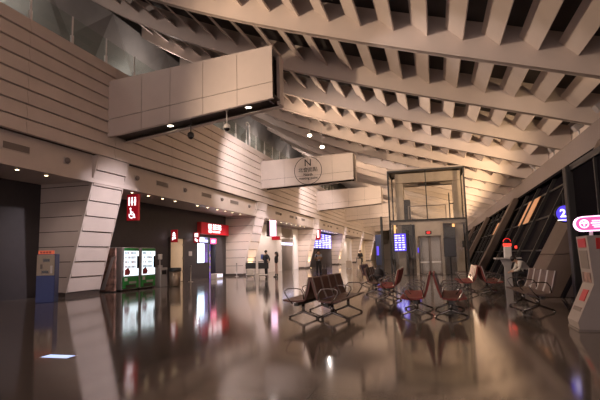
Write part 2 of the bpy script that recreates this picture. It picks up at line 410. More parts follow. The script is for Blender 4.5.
# ------------------------------------------------------------------ cantilevered boxes over the hall
def canopy(k, label, tip, zb0, zt0, zb1, zt1, seams):
    y0 = 15.7+17.4*k; y1 = y0+1.25; xa = -12.1; t = .10
    r = thing('cantilever_box', label, 'box beam', (xa, y0, 0), 0); ox = -xa; oy = -y0
    def zb(x): return zb0+(zb1-zb0)*(x-xa)/(tip-xa)
    def zt(x): return zt0+(zt1-zt0)*(x-xa)/(tip-xa)
    L = lambda x, y, z: (x+ox, y+oy, z)
    xs = [xa+(tip-xa)*s for s in seams]
    for nm, ya, yb, pa, pb in (('front_panels', y0+.03, y0+t, y0, y0+.03), ('back_panels', y1-t, y1-.03, y1-.03, y1)):
        m = MB()
        m.hexa([L(xa,ya,zb(xa)),L(tip,ya,zb(tip)),L(tip,yb,zb(tip)),L(xa,yb,zb(xa)),L(xa,ya,zt(xa)),L(tip,ya,zt(tip)),L(tip,yb,zt(tip)),L(xa,yb,zt(xa))], 1)
        for a, b in zip(xs[:-1], xs[1:]):
            a += .008; b -= .008
            for f0, f1 in ((0, .30), (.31, 1)):
                z = lambda x, f: zb(x)+(zt(x)-zb(x))*f
                m.hexa([L(a,pa,z(a,f0)),L(b,pa,z(b,f0)),L(b,pb,z(b,f0)),L(a,pb,z(a,f0)),L(a,pa,z(a,f1)),L(b,pa,z(b,f1)),L(b,pb,z(b,f1)),L(a,pb,z(a,f1))])
        m.build(nm, [M['clad'], M['joint']], r)
    def endbox(nm, x0, x1, ya, yb, mt):
        m = MB(); m.hexa([L(x0,ya,zb(tip)),L(x1,ya,zb(tip)),L(x1,yb,zb(tip)),L(x0,yb,zb(tip)),L(x0,ya,zt(tip)-.03),L(x1,ya,zt(tip)-.03),L(x1,yb,zt(tip)-.03),L(x0,yb,zt(tip)-.03)]); m.build(nm, M[mt], r)
    endbox('end_recess', tip-.3, tip-.2, y0+t, y1-.4, 'plinth'); endbox('end_cap', tip-.1, tip+.02, y1-.45, y1, 'clad')
    m = MB(); h = .12
    m.hexa([L(xa,y0+t,zb(xa)+h),L(tip,y0+t,zb(tip)+h),L(tip,y1-t,zb(tip)+h),L(xa,y1-t,zb(xa)+h),L(xa,y0+t,zb(xa)+h+.05),L(tip,y0+t,zb(tip)+h+.05),L(tip,y1-t,zb(tip)+h+.05),L(xa,y1-t,zb(xa)+h+.05)])
    m.build('recessed_soffit', M['plinth'], r)
    m = MB()
    for ya, yb in ((y0+.02, y0+.16), (y1-.26, y1-.0)):
        m.hexa([L(xa,ya,zb(xa)-.02),L(tip,ya,zb(tip)-.02),L(tip,yb,zb(tip)-.02),L(xa,yb,zb(xa)-.02),L(xa,ya,zb(xa)),L(tip,ya,zb(tip)),L(tip,yb,zb(tip)),L(xa,yb,zb(xa))])
    m.build('bottom_lip', M['clad'], r)
    m = MB(); m.hexa([L(xa,y0,zt(xa)),L(tip,y0,zt(tip)),L(tip,y1,zt(tip)),L(xa,y1,zt(xa)),L(xa,y0,zt(xa)+.04),L(tip,y0,zt(tip)+.04),L(tip,y1,zt(tip)+.04),L(xa,y1,zt(xa)+.04)])
    m.build('top_panel', M['clad'], r)
    return r
canopy(0, 'large nearest box beam jutting from the left wall, with two domed cameras under it', -5.25, 6.15, 8.35, 6.95, 8.85, [0, .22, .40, .60, .80, 1])
canopy(1, 'white box beam with the round meeting point sign', -5.2, 6.35, 8.35, 6.62, 8.45, [0, .26, .52, .78, 1])
canopy(2, 'third box beam from the camera, directly beyond the meeting point one', -5.1, 6.2, 8.25, 6.65, 8.45, [0, .25, .5, .75, 1])
canopy(3, 'fourth box beam from the camera, partly behind the lift', -5.1, 6.2, 8.25, 6.6, 8.4, [0, .25, .5, .75, 1])
canopy(4, 'fifth box beam from the camera, far down the hall', -5.1, 6.2, 8.25, 6.6, 8.4, [0, .25, .5, .75, 1])
canopy(5, 'farthest box beam, at the end of the hall', -5.1, 6.2, 8.25, 6.6, 8.4, [0, .25, .5, .75, 1])
# round sign printed on the second box
msg = thing('meeting_point_sign', 'round outlined N meeting point sign on the second box beam', 'sign', (-8.5, 33.1, 7.44))
mw = NEG_Y(0, -.004, 0)
flat('ring_outline', ring(0, 0, .99, 1.035, 48), M['black'], msg, mw, .004)
text('letter_n', 'N', .72, M['black'], msg, NEG_Y(0, -.006, .55), .004)
text('chinese_line', '北會面點', .36, M['black'], msg, NEG_Y(0, -.006, .04), .002)
text('english_line', 'North', .27, M['black'], msg, NEG_Y(0, -.006, -.30), .004)
text('english_line', 'meeting point', .25, M['black'], msg, NEG_Y(0, -.006, -.56), .004)
def zunder(x): return 6.15+.8*(x+12.1)/6.85
for x, lb in ((-9.75, 'left warm lamp in the underside of the nearest box beam'), (-6.45, 'right warm lamp in the underside of the nearest box beam, near its tip')):
    downlight(x, 16.40, zunder(x)+.115, lb, 'lamps under the nearest box beam', 'e_downc', .11)
def dome_cam(x, label, dark):
    z = zunder(x)+.115
    t = thing('dome_camera', label, 'camera', (x, 16.2, z), 0)
    MB().lathe([(.06, 0), (.06, -.03), (.018, -.04), (.018, -.52), (.05, -.54)]).build('drop_pole', M['black'] if dark else M['whitep'], t, smooth=True)
    MB().lathe([(.05, -.52), (.12, -.58), (.13, -.68), (.12, -.70)]).build('housing', M['black'] if dark else M['whitep'], t, smooth=True)
    b = MB(); b.ell((0, 0, -.70), (.11, .11, .11)); b.build('dome', M['screen_off'], t, smooth=True)
dome_cam(-8.75, 'black domed security camera hanging under the nearest box beam', True)
dome_cam(-7.25, 'white domed security camera hanging under the nearest box beam', False)
# camera pole on the cladding top
t = thing('camera_pole', 'white pole with a hooked arm and camera on top of the left wall', 'camera', (-12.2, 34.1-3, 9.1))
MB().tube([(0,0,0),(0,0,1.5)], .07).build('pole', M['whitep'], t, smooth=True)
MB().tube([(0,0,1.45),(0,-.1,1.62),(0,-.35,1.66),(0,-.55,1.6),(0,-.62,1.5)], .04).build('hook_arm', M['whitep'], t, smooth=True)
b = MB(); b.ell((0,-.62,1.42), (.11,.11,.13)); b.build('camera_head', M['silver'], t, smooth=True)

# ------------------------------------------------------------------ right side: parapet beam, slanted glazing, slanted piers
wr = struct(thing('wall_right', None, None), 'right wall of a long grey beam over outward leaning dark glazing', 'wall')
b = MB(); b.prism([(5.38, 4.72), (5.38, 5.52), (5.62, 5.58), (6.9, 5.58), (6.9, 4.72)], 'y', Y0, YF); b.build('parapet_beam', M['parapet'], wr)
b = MB(); b.box(6.05, 6.2, Y0, YF, 5.57, 7.2); b.build('outer_wall', M['beam'], wr)
sl = (5.75-3.25)/4.75
b = MB(); b.prism([(3.25, 0), (3.31, 0), (5.81, 4.74), (5.75, 4.74)], 'y', 14.6, YF); b.build('night_glazing', M['night'], wr)
b = MB(); b.box(3.36, 3.46, Y0, 13.0, 0, 3.22).box(3.46, 5.4, 12.9, 13.0, 0, 3.22).build('near_dark_glazing', M['night'], wr); MB().box(3.30, 5.4, Y0, 13.02, 3.22, 3.36).build('near_head_beam', M['black'], wr)
for y in (11.2, 9.2, 7.0): MB().box(3.31, 3.36, y, y+.06, 0, 3.22).build('near_mullion', M['black'], wr)
b = MB()
for z in (1.3, 2.7, 4.0):
    x = 3.25+sl*z; b.box(x-.07, x+.03, 14.6, YF, z-.03, z+.03)
b.build('transoms', M['black'], wr)
mull = MB()
y = 17.6; ml = []
while y < 110:
    if not any(PY-.6+BAY*k < y < PY+PW+.4+BAY*k for k in range(8)): ml.append(y)
    y += 3.45
for y in ml:
    o = MB(); o.hexa([(3.08,y,0),(3.24,y,0),(3.24,y+.10,0),(3.08,y+.10,0),(5.58,y,4.74),(5.74,y,4.74),(5.74,y+.10,4.74),(5.58,y+.10,4.74)]); o.build('mullion', M['black'], wr)
MB().box(5.38, 5.9, Y0, YF, 4.60, 4.72).build('glazing_head', M['night'], wr)
# glowing panes laid on the glazing as painted reflections of lit panels
for (y, z, w, h, lb) in ((27.9, 3.35, 3.0, 1.3, 'large dim orange lit window beyond the right glazing, above the check table'), (40.0, 3.1, 3.5, .9, 'small dim orange lit window beyond the right glazing, close to the lift')):
    x = 3.16+sl*z
    t = thing('lit_window', lb, 'window', (x, y, z))
    MB().hexa([(-h/2*sl,-w/2,-h/2),(-h/2*sl+.03,-w/2,-h/2),(-h/2*sl+.03,w/2,-h/2),(-h/2*sl,w/2,-h/2),(h/2*sl,-w/2,h/2),(h/2*sl+.03,-w/2,h/2),(h/2*sl+.03,w/2,h/2),(h/2*sl,w/2,h/2)]).build('pane', M['e_warmwall'], t)
    MB().hexa([(-h/2*sl-.02,-.04,-h/2),(-h/2*sl,-.04,-h/2),(-h/2*sl,.04,-h/2),(-h/2*sl-.02,.04,-h/2),(h/2*sl-.02,-.04,h/2),(h/2*sl,-.04,h/2),(h/2*sl,.04,h/2),(h/2*sl-.02,.04,h/2)]).build('glazing_bar', M['black'], t)
def rpier(k, label):
    y0 = 14.9+BAY*k; y1 = y0+PW; zt = 4.72
    if k: y0 = 33.7+BAY*(k-1); y1 = y0+1.2
    r = thing('leaning_pier', label, 'pier', (2.7, y0, 0)); d = y1-y0
    xb = 2.55-2.7; xt = 5.15-2.7; bk = 3.85 if k == 0 else 3.2
    bb = bk-2.7; bt = (5.3 if k else 5.4)-2.7
    m = MB()
    if k == 0:
        for i in range(4):
            a = i/4*zt+.01; c = (i+1)/4*zt-.01
            xa = xb+(xt-xb)*a/zt; xc = xb+(xt-xb)*c/zt; ba = max(bb, xa+.2); bc = max(bb, xc+.2)
            m.hexa([(xa,0,a),(ba,0,a),(ba,d,a),(xa,d,a),(xc,0,c),(bc,0,c),(bc,d,c),(xc,d,c)])
    else: m.hexa([(xb,0,0),(xb+.45,0,0),(xb+.45,d,0),(xb,d,0),(xt,0,zt),(xt+.35,0,zt),(xt+.35,d,zt),(xt,d,zt)])
    m.build('stone_cladding', M['rpier'], r); return r
rpier(0, 'broad brown leaning pier on the right behind the grey-brown bench')
rpier(1, 'slim brown leaning pier on the right beside the check table'); rpier(2, 'slim leaning pier on the right just right of the lift'); rpier(3, 'farthest leaning pier in view on the right, behind the lift edge')
t = thing('dark_post', 'thick black vertical post between the broad leaning pier and the pink kiosk sign', 'post', (3.15, 13.0, 0))
MB().bev(.05, .27, 0, .3, 0, 3.34, .02).build('shaft', M['black'], t); MB().box(.01, .31, -.04, .34, 0, .12).build('base', M['plinth'], t)
# gate number sign
t = thing('gate_number_sign', 'round blue lit sign with white 20, hanging at the right wall', 'sign', (3.74, 16.0, 2.40))
t.location = (3.47, 14.5, 2.28)
b = MB(); b.prism(circ(0, 0, .25, 28), 'y', 0, .1); b.build('sign_disc', M['black'], t)
b = MB(); b.prism(circ(0, 0, .22, 28), 'y', -.01, 0); b.build('blue_face', M['e_blue'], t)
text('number', '20', .30, M['e_white'], t, NEG_Y(.02, -.016, 0), .008); flat('underline', [rect(-.2, -.19, .12, -.165)], M['e_white'], t, NEG_Y(0, -.016, 0))
MB().box(-.02, .02, .03, .07, .25, .60).box(-.02, 1.2, .03, .07, .56, .60).build('hanger', M['black'], t)
# floodlights on the parapet beam
def flood(y, label, s=1.):
    t = thing('floodlight', label, 'light', (5.50, y, 5.55), 0, 'floodlights on the right parapet beam')
    MB().tube([(0,0,0),(-.02,0,.22)], .03).box(-.08, .08, -.08, .08, 0, .03).build('bracket', M['silver'], t)
    hd = MB(); a = .55
    for (u0, u1, w, z0, z1) in ((-.16, .16, .17, -.12, .12),):
        c, sn = math.cos(a), math.sin(a)
        def q(u, v, z): return (-.05+u*c-z*sn, v, .36+u*sn+z*c)
        hd.hexa([q(u0,-w,z0),q(u1,-w*.8,z0),q(u1,w*.8,z0),q(u0,w,z0),q(u0,-w,z1),q(u1,-w*.8,z1),q(u1,w*.8,z1),q(u0,w,z1)])
    hd.build('lamp_head', M['silver'], t)
for y, lb in ((17.3, 'floodlight nearest the camera on the right parapet beam, cut by the frame edge'), (19.9, 'second floodlight from the camera on the right parapet beam'), (23.9, 'third floodlight from the camera on the right parapet beam'), (28.2, 'fourth floodlight from the camera on the right parapet beam')): flood(y, lb)
flood(46., 'farthest small floodlight on the right parapet beam')

# pendants under the roof beams near the left wall
for i, (x, y) in enumerate(((-7.57, 30.2), (-6.75, 30.2), )):
    z = (9.25, 8.4)[i]
    t = thing('spot_lamp', ('left', 'right')[i]+' bright lamp hung below the roof above the meeting point sign', 'light', (x, y, z), 0, 'bright lamps under the roof')
    MB().tube([(0,0,0.05),(0,0,Zr(x)+.1-z)], .015).build('rod', M['silver'], t); MB().lathe([(.10,.10),(.13,0)]).build('lamp_shade', M['silver'], t)
    b = MB(); b.ell((0,0,0), (.14,.14,.10)); b.build('lens', M['e_downc'], t)

# ------------------------------------------------------------------ vending machines
def vending(y, label, red):
    t = thing('vending_machine', label, 'vending machine', (-12.9, y, 0)); w = 1.16
    MB().bev(-.82, -.03, 0, w, .05, 1.88, .02).build('casing', M['silver'], t)
    MB().box(-.75, -.1, .05, w-.05, 0, .05).build('base', M['black'], t)
    d = MB().bev(-.03, .03, .02, w-.02, .60, 1.86, .015).build('door', M['silver'], t)
    MB().box(.03, .036, .05, w-.06, .64, 1.72).build('display_window', M['e_vend'], d)
    MB().box(.03, .04, .05, w-.06, 1.73, 1.85).build('header_strip', M['green'], d)
    c = MB()
    for r_ in range(4):
        for k_ in range(8):
            z = .98+.2*r_; yy = .10+.1*k_
            if random.random() < .75: c.prism(rect(yy, z, yy+.055, z+.11), 'x', .036, .046, random.choice((0, 1, 2)))
    c.build('drink_rows', [M['can'], M['jeans'], M['silver']], d)
    p = [(.10, .68), (.42, .68), (.50, .82), (.34, 1.0), (.10, .9)]
    MB().prism(p, 'x', .036, .044).build('printed_picture', M['can'], d)
    MB().box(.03, .045, w-.19, w-.06, .95, 1.5).build('coin_panel', M['screen_off'], d)
    f = MB().bev(-.03, .03, .02, w-.02, .10, .59, .015).build('lower_front', M['green'], t)
    MB().box(.03, .04, .1, .3, .42, .56).build('label_plate', M['whitep'], f)
    MB().box(.03, .036, .42, .95, .30, .40).build('printed_lettering', M['silver'], f)
    MB().box(.028, .05, .2, .9, .13, .26).build('delivery_flap', M['plinth'], f)
    return t
vending(17.92, 'left one of two lit drink vending machines with green fronts', True); vending(19.24, 'right one of two lit drink vending machines with green fronts, next to the grey bin', False)
t = thing('photo_panel', 'dark standing advert panel between the nearest pier and the left vending machine', 'panel', (-13.3, 17.45, 0))
MB().bev(-.42, .36, 0, .12, .04, 1.85, .01).build('board', M['poster'], t)
MB().prism([(-.30,.1),(-.12,.1),(.28,1.3),(.34,1.5),(.2,1.45)], 'y', -.012, 0).build('printed_swoosh', M['silver'], t); MB().box(-.42, .36, -.05, .17, 0, .04).build('foot', M['black'], t)
t = thing('recycling_cabinet', 'grey recycling cabinet right of the vending machines', 'bin', (-12.95, 20.65, 0))
MB().bev(-.3, .2, 0, .62, 0, .92, .02).build('body', M['silver'], t); MB().box(.2, .21, .1, .5, .6, .8).build('slot', M['black'], t)
t = thing('sanitizer_stand', 'small grey dispenser standing on the recycling cabinet', 'dispenser', (-12.95, 20.9, .92))
MB().bev(-.08, .08, -.12, .12, 0, .12, .01).build('base', M['silver'], t); MB().tube([(0,0,.1),(0,0,.45)], .03).build('stem', M['silver'], t); MB().bev(-.06, .08, -.1, .1, .4, .66, .02).build('dispenser_head', M['whitep'], t)
t = thing('litter_bin', 'round bronze litter bin with a black rim left of the cream door', 'bin', (-12.35, 21.3, 0))
MB().lathe([(.24,0),(.26,.04),(.28,.72)]).build('body', M['binmetal'], t, smooth=True); MB().lathe([(.29,.72),(.30,.74),(.30,.88),(.26,.90),(.2,.88)]).build('rim', M['black'], t, smooth=True)

# ------------------------------------------------------------------ ticket machine by the nearest pier
t = thing('ticket_machine', 'blue machine with a beige control panel in front of the nearest pier', 'machine', (-12.5, 13.35, 0), R(-52))
t.rotation_euler = (0, 0, R(-62)+R(90))
# front faces local -Y
MB().bev(-.28, .28, -.25, .28, 0, 1.58, .015).build('casing', M['blue'], t)
p = MB().bev(-.27, .27, -.28, -.25, .88, 1.56, .01).build('control_panel', M['beige'], t)
MB().box(-.08, .12, -.29, -.28, 1.33, 1.42).build('display', M['screen_off'], p); MB().box(-.16, -.09, -.29, -.28, 1.1, 1.25).build('keypad', M['grille'], p)
MB().box(-.12, .1, -.29, -.28, .95, 1.04).build('ticket_slot', M['screen_off'], p); MB().box(.15, .21, -.30, -.28, .95, 1.2).build('card_reader', M['whitep'], p)
MB().box(-.24, .24, -.26, -.20, 1.58, 1.70).build('header_label', M['e_orange'], t)
for j in range(4): MB().box(-.18+.09*j, -.12+.09*j, -.268, -.26, 1.61, 1.67).build('printed_character', M['red'], t)

# ------------------------------------------------------------------ blade signs and shop on the left wall
def man(cx, w=.1, h=.36, y=0, skirt=False):
    s = [circ(cx, y+h*.88, w*.42)]
    if skirt: s += [[(cx-w*.28, y+h*.74), (cx+w*.28, y+h*.74), (cx+w*.62, y+h*.3), (cx-w*.62, y+h*.3)], rect(cx-w*.28, y, cx-w*.06, y+h*.3), rect(cx+w*.06, y, cx+w*.28, y+h*.3)]
    else: s += [rect(cx-w*.42, y+h*.38, cx+w*.42, y+h*.74), rect(cx-w*.36, y, cx-w*.06, y+h*.4), rect(cx+w*.06, y, cx+w*.36, y+h*.4)]
    return s
def wheelchair(cx, cy, s):
    o = ring(cx, cy, .105*s, .15*s, 18, R(150), R(395))
    o += [circ(cx-.06*s, cy+.30*s, .05*s), seg((cx-.05*s, cy+.24*s), (cx-.03*s, cy+.02*s), .055*s), seg((cx-.03*s, cy+.03*s), (cx+.12*s, cy+.03*s), .055*s), seg((cx+.11*s, cy+.04*s), (cx+.18*s, cy-.13*s), .055*s), seg((cx-.05*s, cy+.15*s), (cx+.09*s, cy+.13*s), .045*s)]
    return o
t = thing('restroom_sign', 'large red lit blade sign with restroom figures and a wheelchair symbol', 'sign', (-12.59, 18.1, 3.02))
MB().bev(-.29, .29, 0, .14, 0, 1.16, .015).build('casing', M['red'], t); MB().box(-.27, .27, -.012, 0, .02, 1.14).build('red_face', M['e_red'], t)
mw = NEG_Y(-.01, -.013, 0)
flat('restroom_figures', man(-.15, .095, .38, .66)+man(0, .095, .38, .66, True)+man(.15, .095, .38, .66), M['e_white'], t, mw)
flat('wheelchair_symbol', wheelchair(-.02, .24, .95), M['e_white'], t, mw)
MB().box(-.02, .02, .05, .09, 1.15, 1.24).build('hanger', M['silver'], t)
t = thing('door_blade_sign', 'small red lit blade sign at the top left of the cream door', 'sign', (-14.34, 24.6, 2.28))
MB().bev(-.2, .2, 0, .1, 0, .72, .01).build('casing', M['red'], t); MB().box(-.19, .19, -.01, 0, .01, .71).build('red_face', M['e_red'], t)
flat('arrow_symbol', [[(0,.60),(-.11,.46),(.11,.46)], rect(-.10,.37,.10,.43), seg((-.08,.12),(-.08,.30),.05), seg((-.08,.30),(.09,.30),.05), seg((.09,.30),(.09,.2),.05), seg((-.08,.2),(.09,.2),.04)], M['e_white'], t, NEG_Y(0, -.011, 0))
t = thing('shop_blade_sign', 'small red and white lit blade sign left of the shop window', 'sign', (-14.50, 27.6, 2.32))
MB().bev(-.19, .19, 0, .1, 0, .66, .01).build('casing', M['red'], t); MB().box(-.18, .18, -.01, 0, .01, .65).build('red_face', M['e_red'], t)
flat('shop_symbol', [rect(-.12,.36,.12,.60), circ(-.05,.22,.06), seg((-.08,.17),(.10,.06),.07), rect(.0,.12,.12,.2)], M['e_white'], t, NEG_Y(0, -.011, 0))
# cream door
t = struct(thing('door_1', None, None), 'tall cream door in the charcoal wall on the left', 'door'); t.location = (-14.7, 24.7, 0)
MB().box(0, .06, 0, 1.45, .02, 2.52).build('door_leaf', mat('pale_cream_door_paint', (.80,.66,.48), .5, noise=.03), t)
MB().box(0, .10, -.06, 0, 0, 2.58).box(0, .10, 1.45, 1.60, 0, 2.58).box(0, .10, -.06, 1.6, 2.52, 2.58).build('door_frame', M['plinth'], t)
for z in (.5, 1.3, 2.1): MB().box(.06, .09, 1.38, 1.44, z, z+.14).build('hinge', M['steel'], t)
t = tag(MB().box(0, .02, 0, .42, 0, .28).build('wall_notice', M['silver'], None, (-14.7, 26.95, 1.5)), 'small pinkish notice on the dark wall right of the cream door', 'notice')
# shop sign
t = thing('shop_sign', 'long red lit shop sign with white characters on the charcoal wall', 'sign', (-14.7, 28.06, 2.9))
MB().bev(0, .30, 0, 4.3, 0, .78, .02).build('casing', M['red'], t); MB().box(.30, .31, .03, 4.27, .03, .75).build('red_face', M['e_red'], t)
flat('square_logo', [rect(1.0,.42,1.12,.7), rect(1.16,.42,1.30,.7), rect(1.34,.42,1.46,.7), rect(1.0,.34,1.46,.4)]+ring(1.12,.2,.05,.11,14)+ring(1.36,.2,.05,.11,14), M['e_white'], t, POS_X(.312, 0, 0))
gl = []
for j in range(4):
    u = 1.62+.36*j
    gl += [rect(u, .62, u+.30, .67), rect(u, .36, u+.30, .41), rect(u+.12, .36, u+.18, .72), rect(u+.01, .48, u+.29, .53)]+([rect(u, .36, u+.05, .67)] if j % 2 else [rect(u+.25, .40, u+.30, .67)])
flat('shop_characters', gl, M['e_white'], t, POS_X(.312, 0, 0))
gl = []; u = 1.62
for wd in (3, 1, 2, 4, 2, 3, 1, 3):
    gl += [rect(u, .14, u+.05*wd, .24), rect(u+.02, .20, u+.05, .29)]; u += .05*wd+.035
flat('shop_small_line', gl, M['e_white'], t, POS_X(.312, 0, 0))
# shop window and doorway
t = struct(thing('window_1', None, None), 'bright shop counter window below the red shop sign', 'window'); t.location = (-14.7, 28.0, 0)
MB().box(-.05, .03, 0, 1.72, .98, 1.05).box(-.05, .03, 0, 1.72, 2.30, 2.38).box(-.05, .03, 0, .06, 1.0, 2.35).box(-.05, .03, 1.66, 1.74, 0, 2.72).build('window_frame', M['black'], t)
MB().box(-.02, 0, .06, 1.66, 1.05, 2.3).build('window_pane', M['glass'], t)
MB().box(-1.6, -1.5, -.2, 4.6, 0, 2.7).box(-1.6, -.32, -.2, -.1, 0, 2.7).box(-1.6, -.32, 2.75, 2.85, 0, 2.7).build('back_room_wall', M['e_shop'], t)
MB().box(-1.6, -.3, -.2, 4.6, 2.72, 2.8).build('back_room_ceiling', M['white'], t)
MB().box(-1.0, -.45, .1, 1.6, 0, 1.0).build('counter', M['plinth'], t); MB().box(-1.2, -1.1, .5, 1.0, .9, 1.6).build('cabinet', M['silver'], t)
t = tag(MB().box(0, .05, 0, .95, 0, .17).build('text_sign', M['e_pale'], None, (-14.68, 28.5, 2.38)), 'narrow white lit sign above the shop window', 'sign')
t = thing('pink_sign', 'square pink lit sign right of the narrow white sign, under the red shop sign', 'sign', (-14.7, 29.7, 2.27))
MB().bev(0, .12, 0, .95, 0, .42, .01).build('casing', M['black'], t); MB().box(.12, .13, .03, .92, .03, .39).build('pink_face', M['e_pink'], t); flat('lettering', [rect(.2,.12,.28,.3), rect(.34,.12,.42,.3), rect(.48,.12,.56,.3), rect(.62,.12,.72,.3)], M['e_white'], t, POS_X(.132, 0, 0))
t = struct(thing('door_2', None, None), 'dark glass shop doorway with a faint purple glow', 'door'); t.location = (-14.7, 29.76, 0)
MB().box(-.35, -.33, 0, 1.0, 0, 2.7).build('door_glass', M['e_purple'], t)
MB().box(-.4, .04, .92, 1.02, 0, 2.72).box(-.36, -.30, .46, .52, 0, 2.72).build('door_frame', M['black'], t)
d = MB()
for z in (.4, .8, 1.2, 1.6): d.box(-.33, -.32, .55, .9, z, z+.22)
d.build('door_posters', M['e_pink'] if False else M['silver'], t)
t = thing('low_display', 'low white lit display box on the floor under the shop window', 'display', (-13.6, 28.2, 0))
MB().bev(-.2, .2, 0, .95, 0, .34, .02).build('body', M['whitep'], t); MB().box(.2, .21, .1, .85, .12, .28).build('lit_face', M['e_pale'], t)
def bollard(x, y, label):
    t = thing('queue_post', label, 'post', (x, y, 0), 0, 'slim steel posts by the charcoal wall')
    MB().lathe([(.14,0),(.14,.02),(.03,.04),(.03,.88),(.045,.89),(.045,.94)]).build('post_body', M['steel'], t, smooth=True)
    MB().box(-.02, .02, -.05, .05, .86, .92).build('clip', M['black'], t)
bollard(-13.6, 25.2, 'slim steel post in front of the cream door edge'); bollard(-13.6, 31.9, 'slim steel post right of the shop doorway by the second pier')

# ------------------------------------------------------------------ bay with the metal door
t = thing('pink_light_box', 'tall pink and white lit box sign hanging by the second pier', 'sign', (-12.3, 36.0, 2.95))
MB().bev(-.48, -.18, -.02, .5, -.02, 1.25, .02).build('dark_casing', M['lugdark'], t); MB().box(-.18, .30, -.02, .1, 0, 1.22).build('pink_face', M['e_pinkwhite'], t)
t = tag(MB().bev(-.3, .3, -.05, .3, 0, .28, .02).build('red_box_sign', M['e_red'], None, (-12.1, 36.2, 2.64)), 'small red box sign under the pink and white lit box', 'sign')
t = tag(MB().box(0, .03, 0, .62, 0, .40).build('blue_notice', M['blue'], None, (-14.1, 38.2, 1.15)), 'small blue notice on the white wall above the couple', 'notice')
t = struct(thing('door_3', None, None), 'tall grey metal door with a bright strip at its top in the white wall', 'door'); t.location = (-14.1, 43.9, 0)
MB().box(-.15, -.08, 0, 3.9, 0, 3.1).build('metal_leaf', M['steel'], t); MB().box(-.15, -.05, 0, 3.9, 2.45, 2.68).build('lit_strip', M['e_pale'], t)
MB().box(-.15, -.08, 0, 3.9, 3.1, 4.1).build('top_panel', M['grille'], t); MB().box(-.15, .03, 3.9, 4.3, 0, 4.15).box(-.15, .03, -.15, 0, 0, 4.15).box(-.15, .03, 0, 3.9, 3.05, 3.15).build('door_frame', M['white'], t)

# ------------------------------------------------------------------ bay with the flight board
t = thing('red_lit_sign', 'red lit box sign with a white bar beside the third pier', 'sign', (-12.7, 53.0, 3.1))
MB().bev(-.32, .32, 0, .3, 0, 1.25, .02).build('casing', M['red'], t); MB().box(-.3, .3, -.01, 0, .02, 1.22).build('red_face', M['e_red'], t); MB().box(-.02, .18, -.02, -.01, .25, 1.1).build('white_bar', M['e_white'], t)
def board(nm, lb, x, y0, y1, z0, z1, nr, nc):
    t = thing(nm, lb, 'screen', (x, y0, z0)); w = y1-y0; h = z1-z0
    MB().box(0, .15, -.1, w+.1, -.1, h+.1).build('casing', M['black'], t); MB().box(.15, .16, 0, w, 0, h).build('screen', M['e_blue'], t)
    b = MB()
    for r_ in range(nr):
        for c_ in range(nc):
            a = w*(c_+.06)/nc; z = h*(r_+.2)/nr; b.box(.16, .17, a, a+w/nc*random.uniform(.55, .9), z, z+h/nr*.55)
    b.build('flight_rows', M['e_pale'], t); return t
board('flight_board', 'wide blue lit flight information board on the dark wall', -14.05, 54.8, 66.0, 2.25, 4.1, 8, 6)
board('flight_board', 'small blue lit board beyond the white wall, partly behind a pier', -14.05, 86.5, 90.0, 1.3, 3.2, 7, 2)
board('flight_board', 'blue lit screen near the far end of the left wall', -14.05, 104., 108.0, 1.5, 3.4, 6, 2)

# far end
we = MB().box(-18, 9, YF, YF+.3, 0, 16); struct(we.build('wall_back', M['clad']), 'pale far end wall of the hall', 'wall')

# ------------------------------------------------------------------ glass lift
X0, X1, YL, YD, HL = -2.62, 1.93, 30.5, 33.4, 6.52
lift = thing('glass_lift', 'glass lift tower with a thick stone coloured portal in the middle of the hall', 'lift', (0, YL, 0)); dpt = YD-YL
b = MB()
for x in (X0, X1):
    for y in (0, dpt): b.box(x-.05, x+.05, y-.05, y+.05, 0, HL)
for z in (3.35, HL-.05):
    b.box(X0, X1, -.04, .04, z-.05, z+.05).box(X0, X1, dpt-.04, dpt+.04, z-.05, z+.05)
    for x in (X0, X1): b.box(x-.04, x+.04, 0, dpt, z-.05, z+.05)
b.box(-.36, -.30, -.03, .03, 3.4, HL)
b.build('glass_frame', M['black'], lift)
b = MB()
b.box(X0, X1, -.012, .012, 3.4, HL).box(X0, -1.0, -.012, .012, .1, 3.3).box(.42, X1, -.012, .012, .1, 3.3)
for x in (X0, X1): b.box(x-.012, x+.012, .05, dpt-.05, .1, HL-.1)
b.box(X0, X1, dpt-.012, dpt+.012, 3.4, HL-.1).build('shaft_glass', M['liftglass'], lift)
MB().box(X0, X1, 0, dpt, HL, HL+.08).build('roof_slab', M['pil'], lift)
for x in (-1.98, 1.50):
    MB().bev(x-.24, x+.24, .35, .85, 0, 5.74, .02).build('portal_column', M['pil'], lift)
    MB().bev(x-.20, x+.20, 1.9, 2.35, 0, 5.74, .02).build('portal_column', M['pil'], lift)
MB().bev(-2.22, 1.74, .33, .87, 5.75, 6.35, .02).bev(-2.22, 1.74, 1.9, 2.4, 5.75, 6.35, .02).bev(-2.2, 1.72, .87, 1.9, 5.95, 6.3, .02).build('portal_beam', M['pil'], lift)
MB().box(X0+.05, X1-.05, .1, dpt-.05, 3.10, 3.30).build('landing_deck', M['pil'], lift)
b = MB()
for x in (-1.45, -.33, .78): b.box(x-.03, x+.03, .12, .18, 3.30, 4.25)
b.box(-1.45, .78, .12, .18, 4.2, 4.26).build('landing_railing', M['grille'], lift); MB().box(-1.42, .75, .14, .16, 3.36, 4.15).build('railing_glass', M['liftglass'], lift)
MB().box(-2.0+.2, -1.35, .5, .9, 3.3, 4.7).build('control_cabinet', M['black'], lift); MB().box(.98, 1.05, .45, .55, 3.3, 5.0).box(.98, 1.35, .45, .55, 4.3, 4.36).build('guide_post', M['black'], lift)
b = MB(); b.box(-1.12, -.96, .02, .4, 0, 3.1).box(.41, .55, .02, .4, 0, 3.1).box(-.96, .41, .02, .4, 2.36, 3.1); b.build('door_portal', M['pil'], lift)
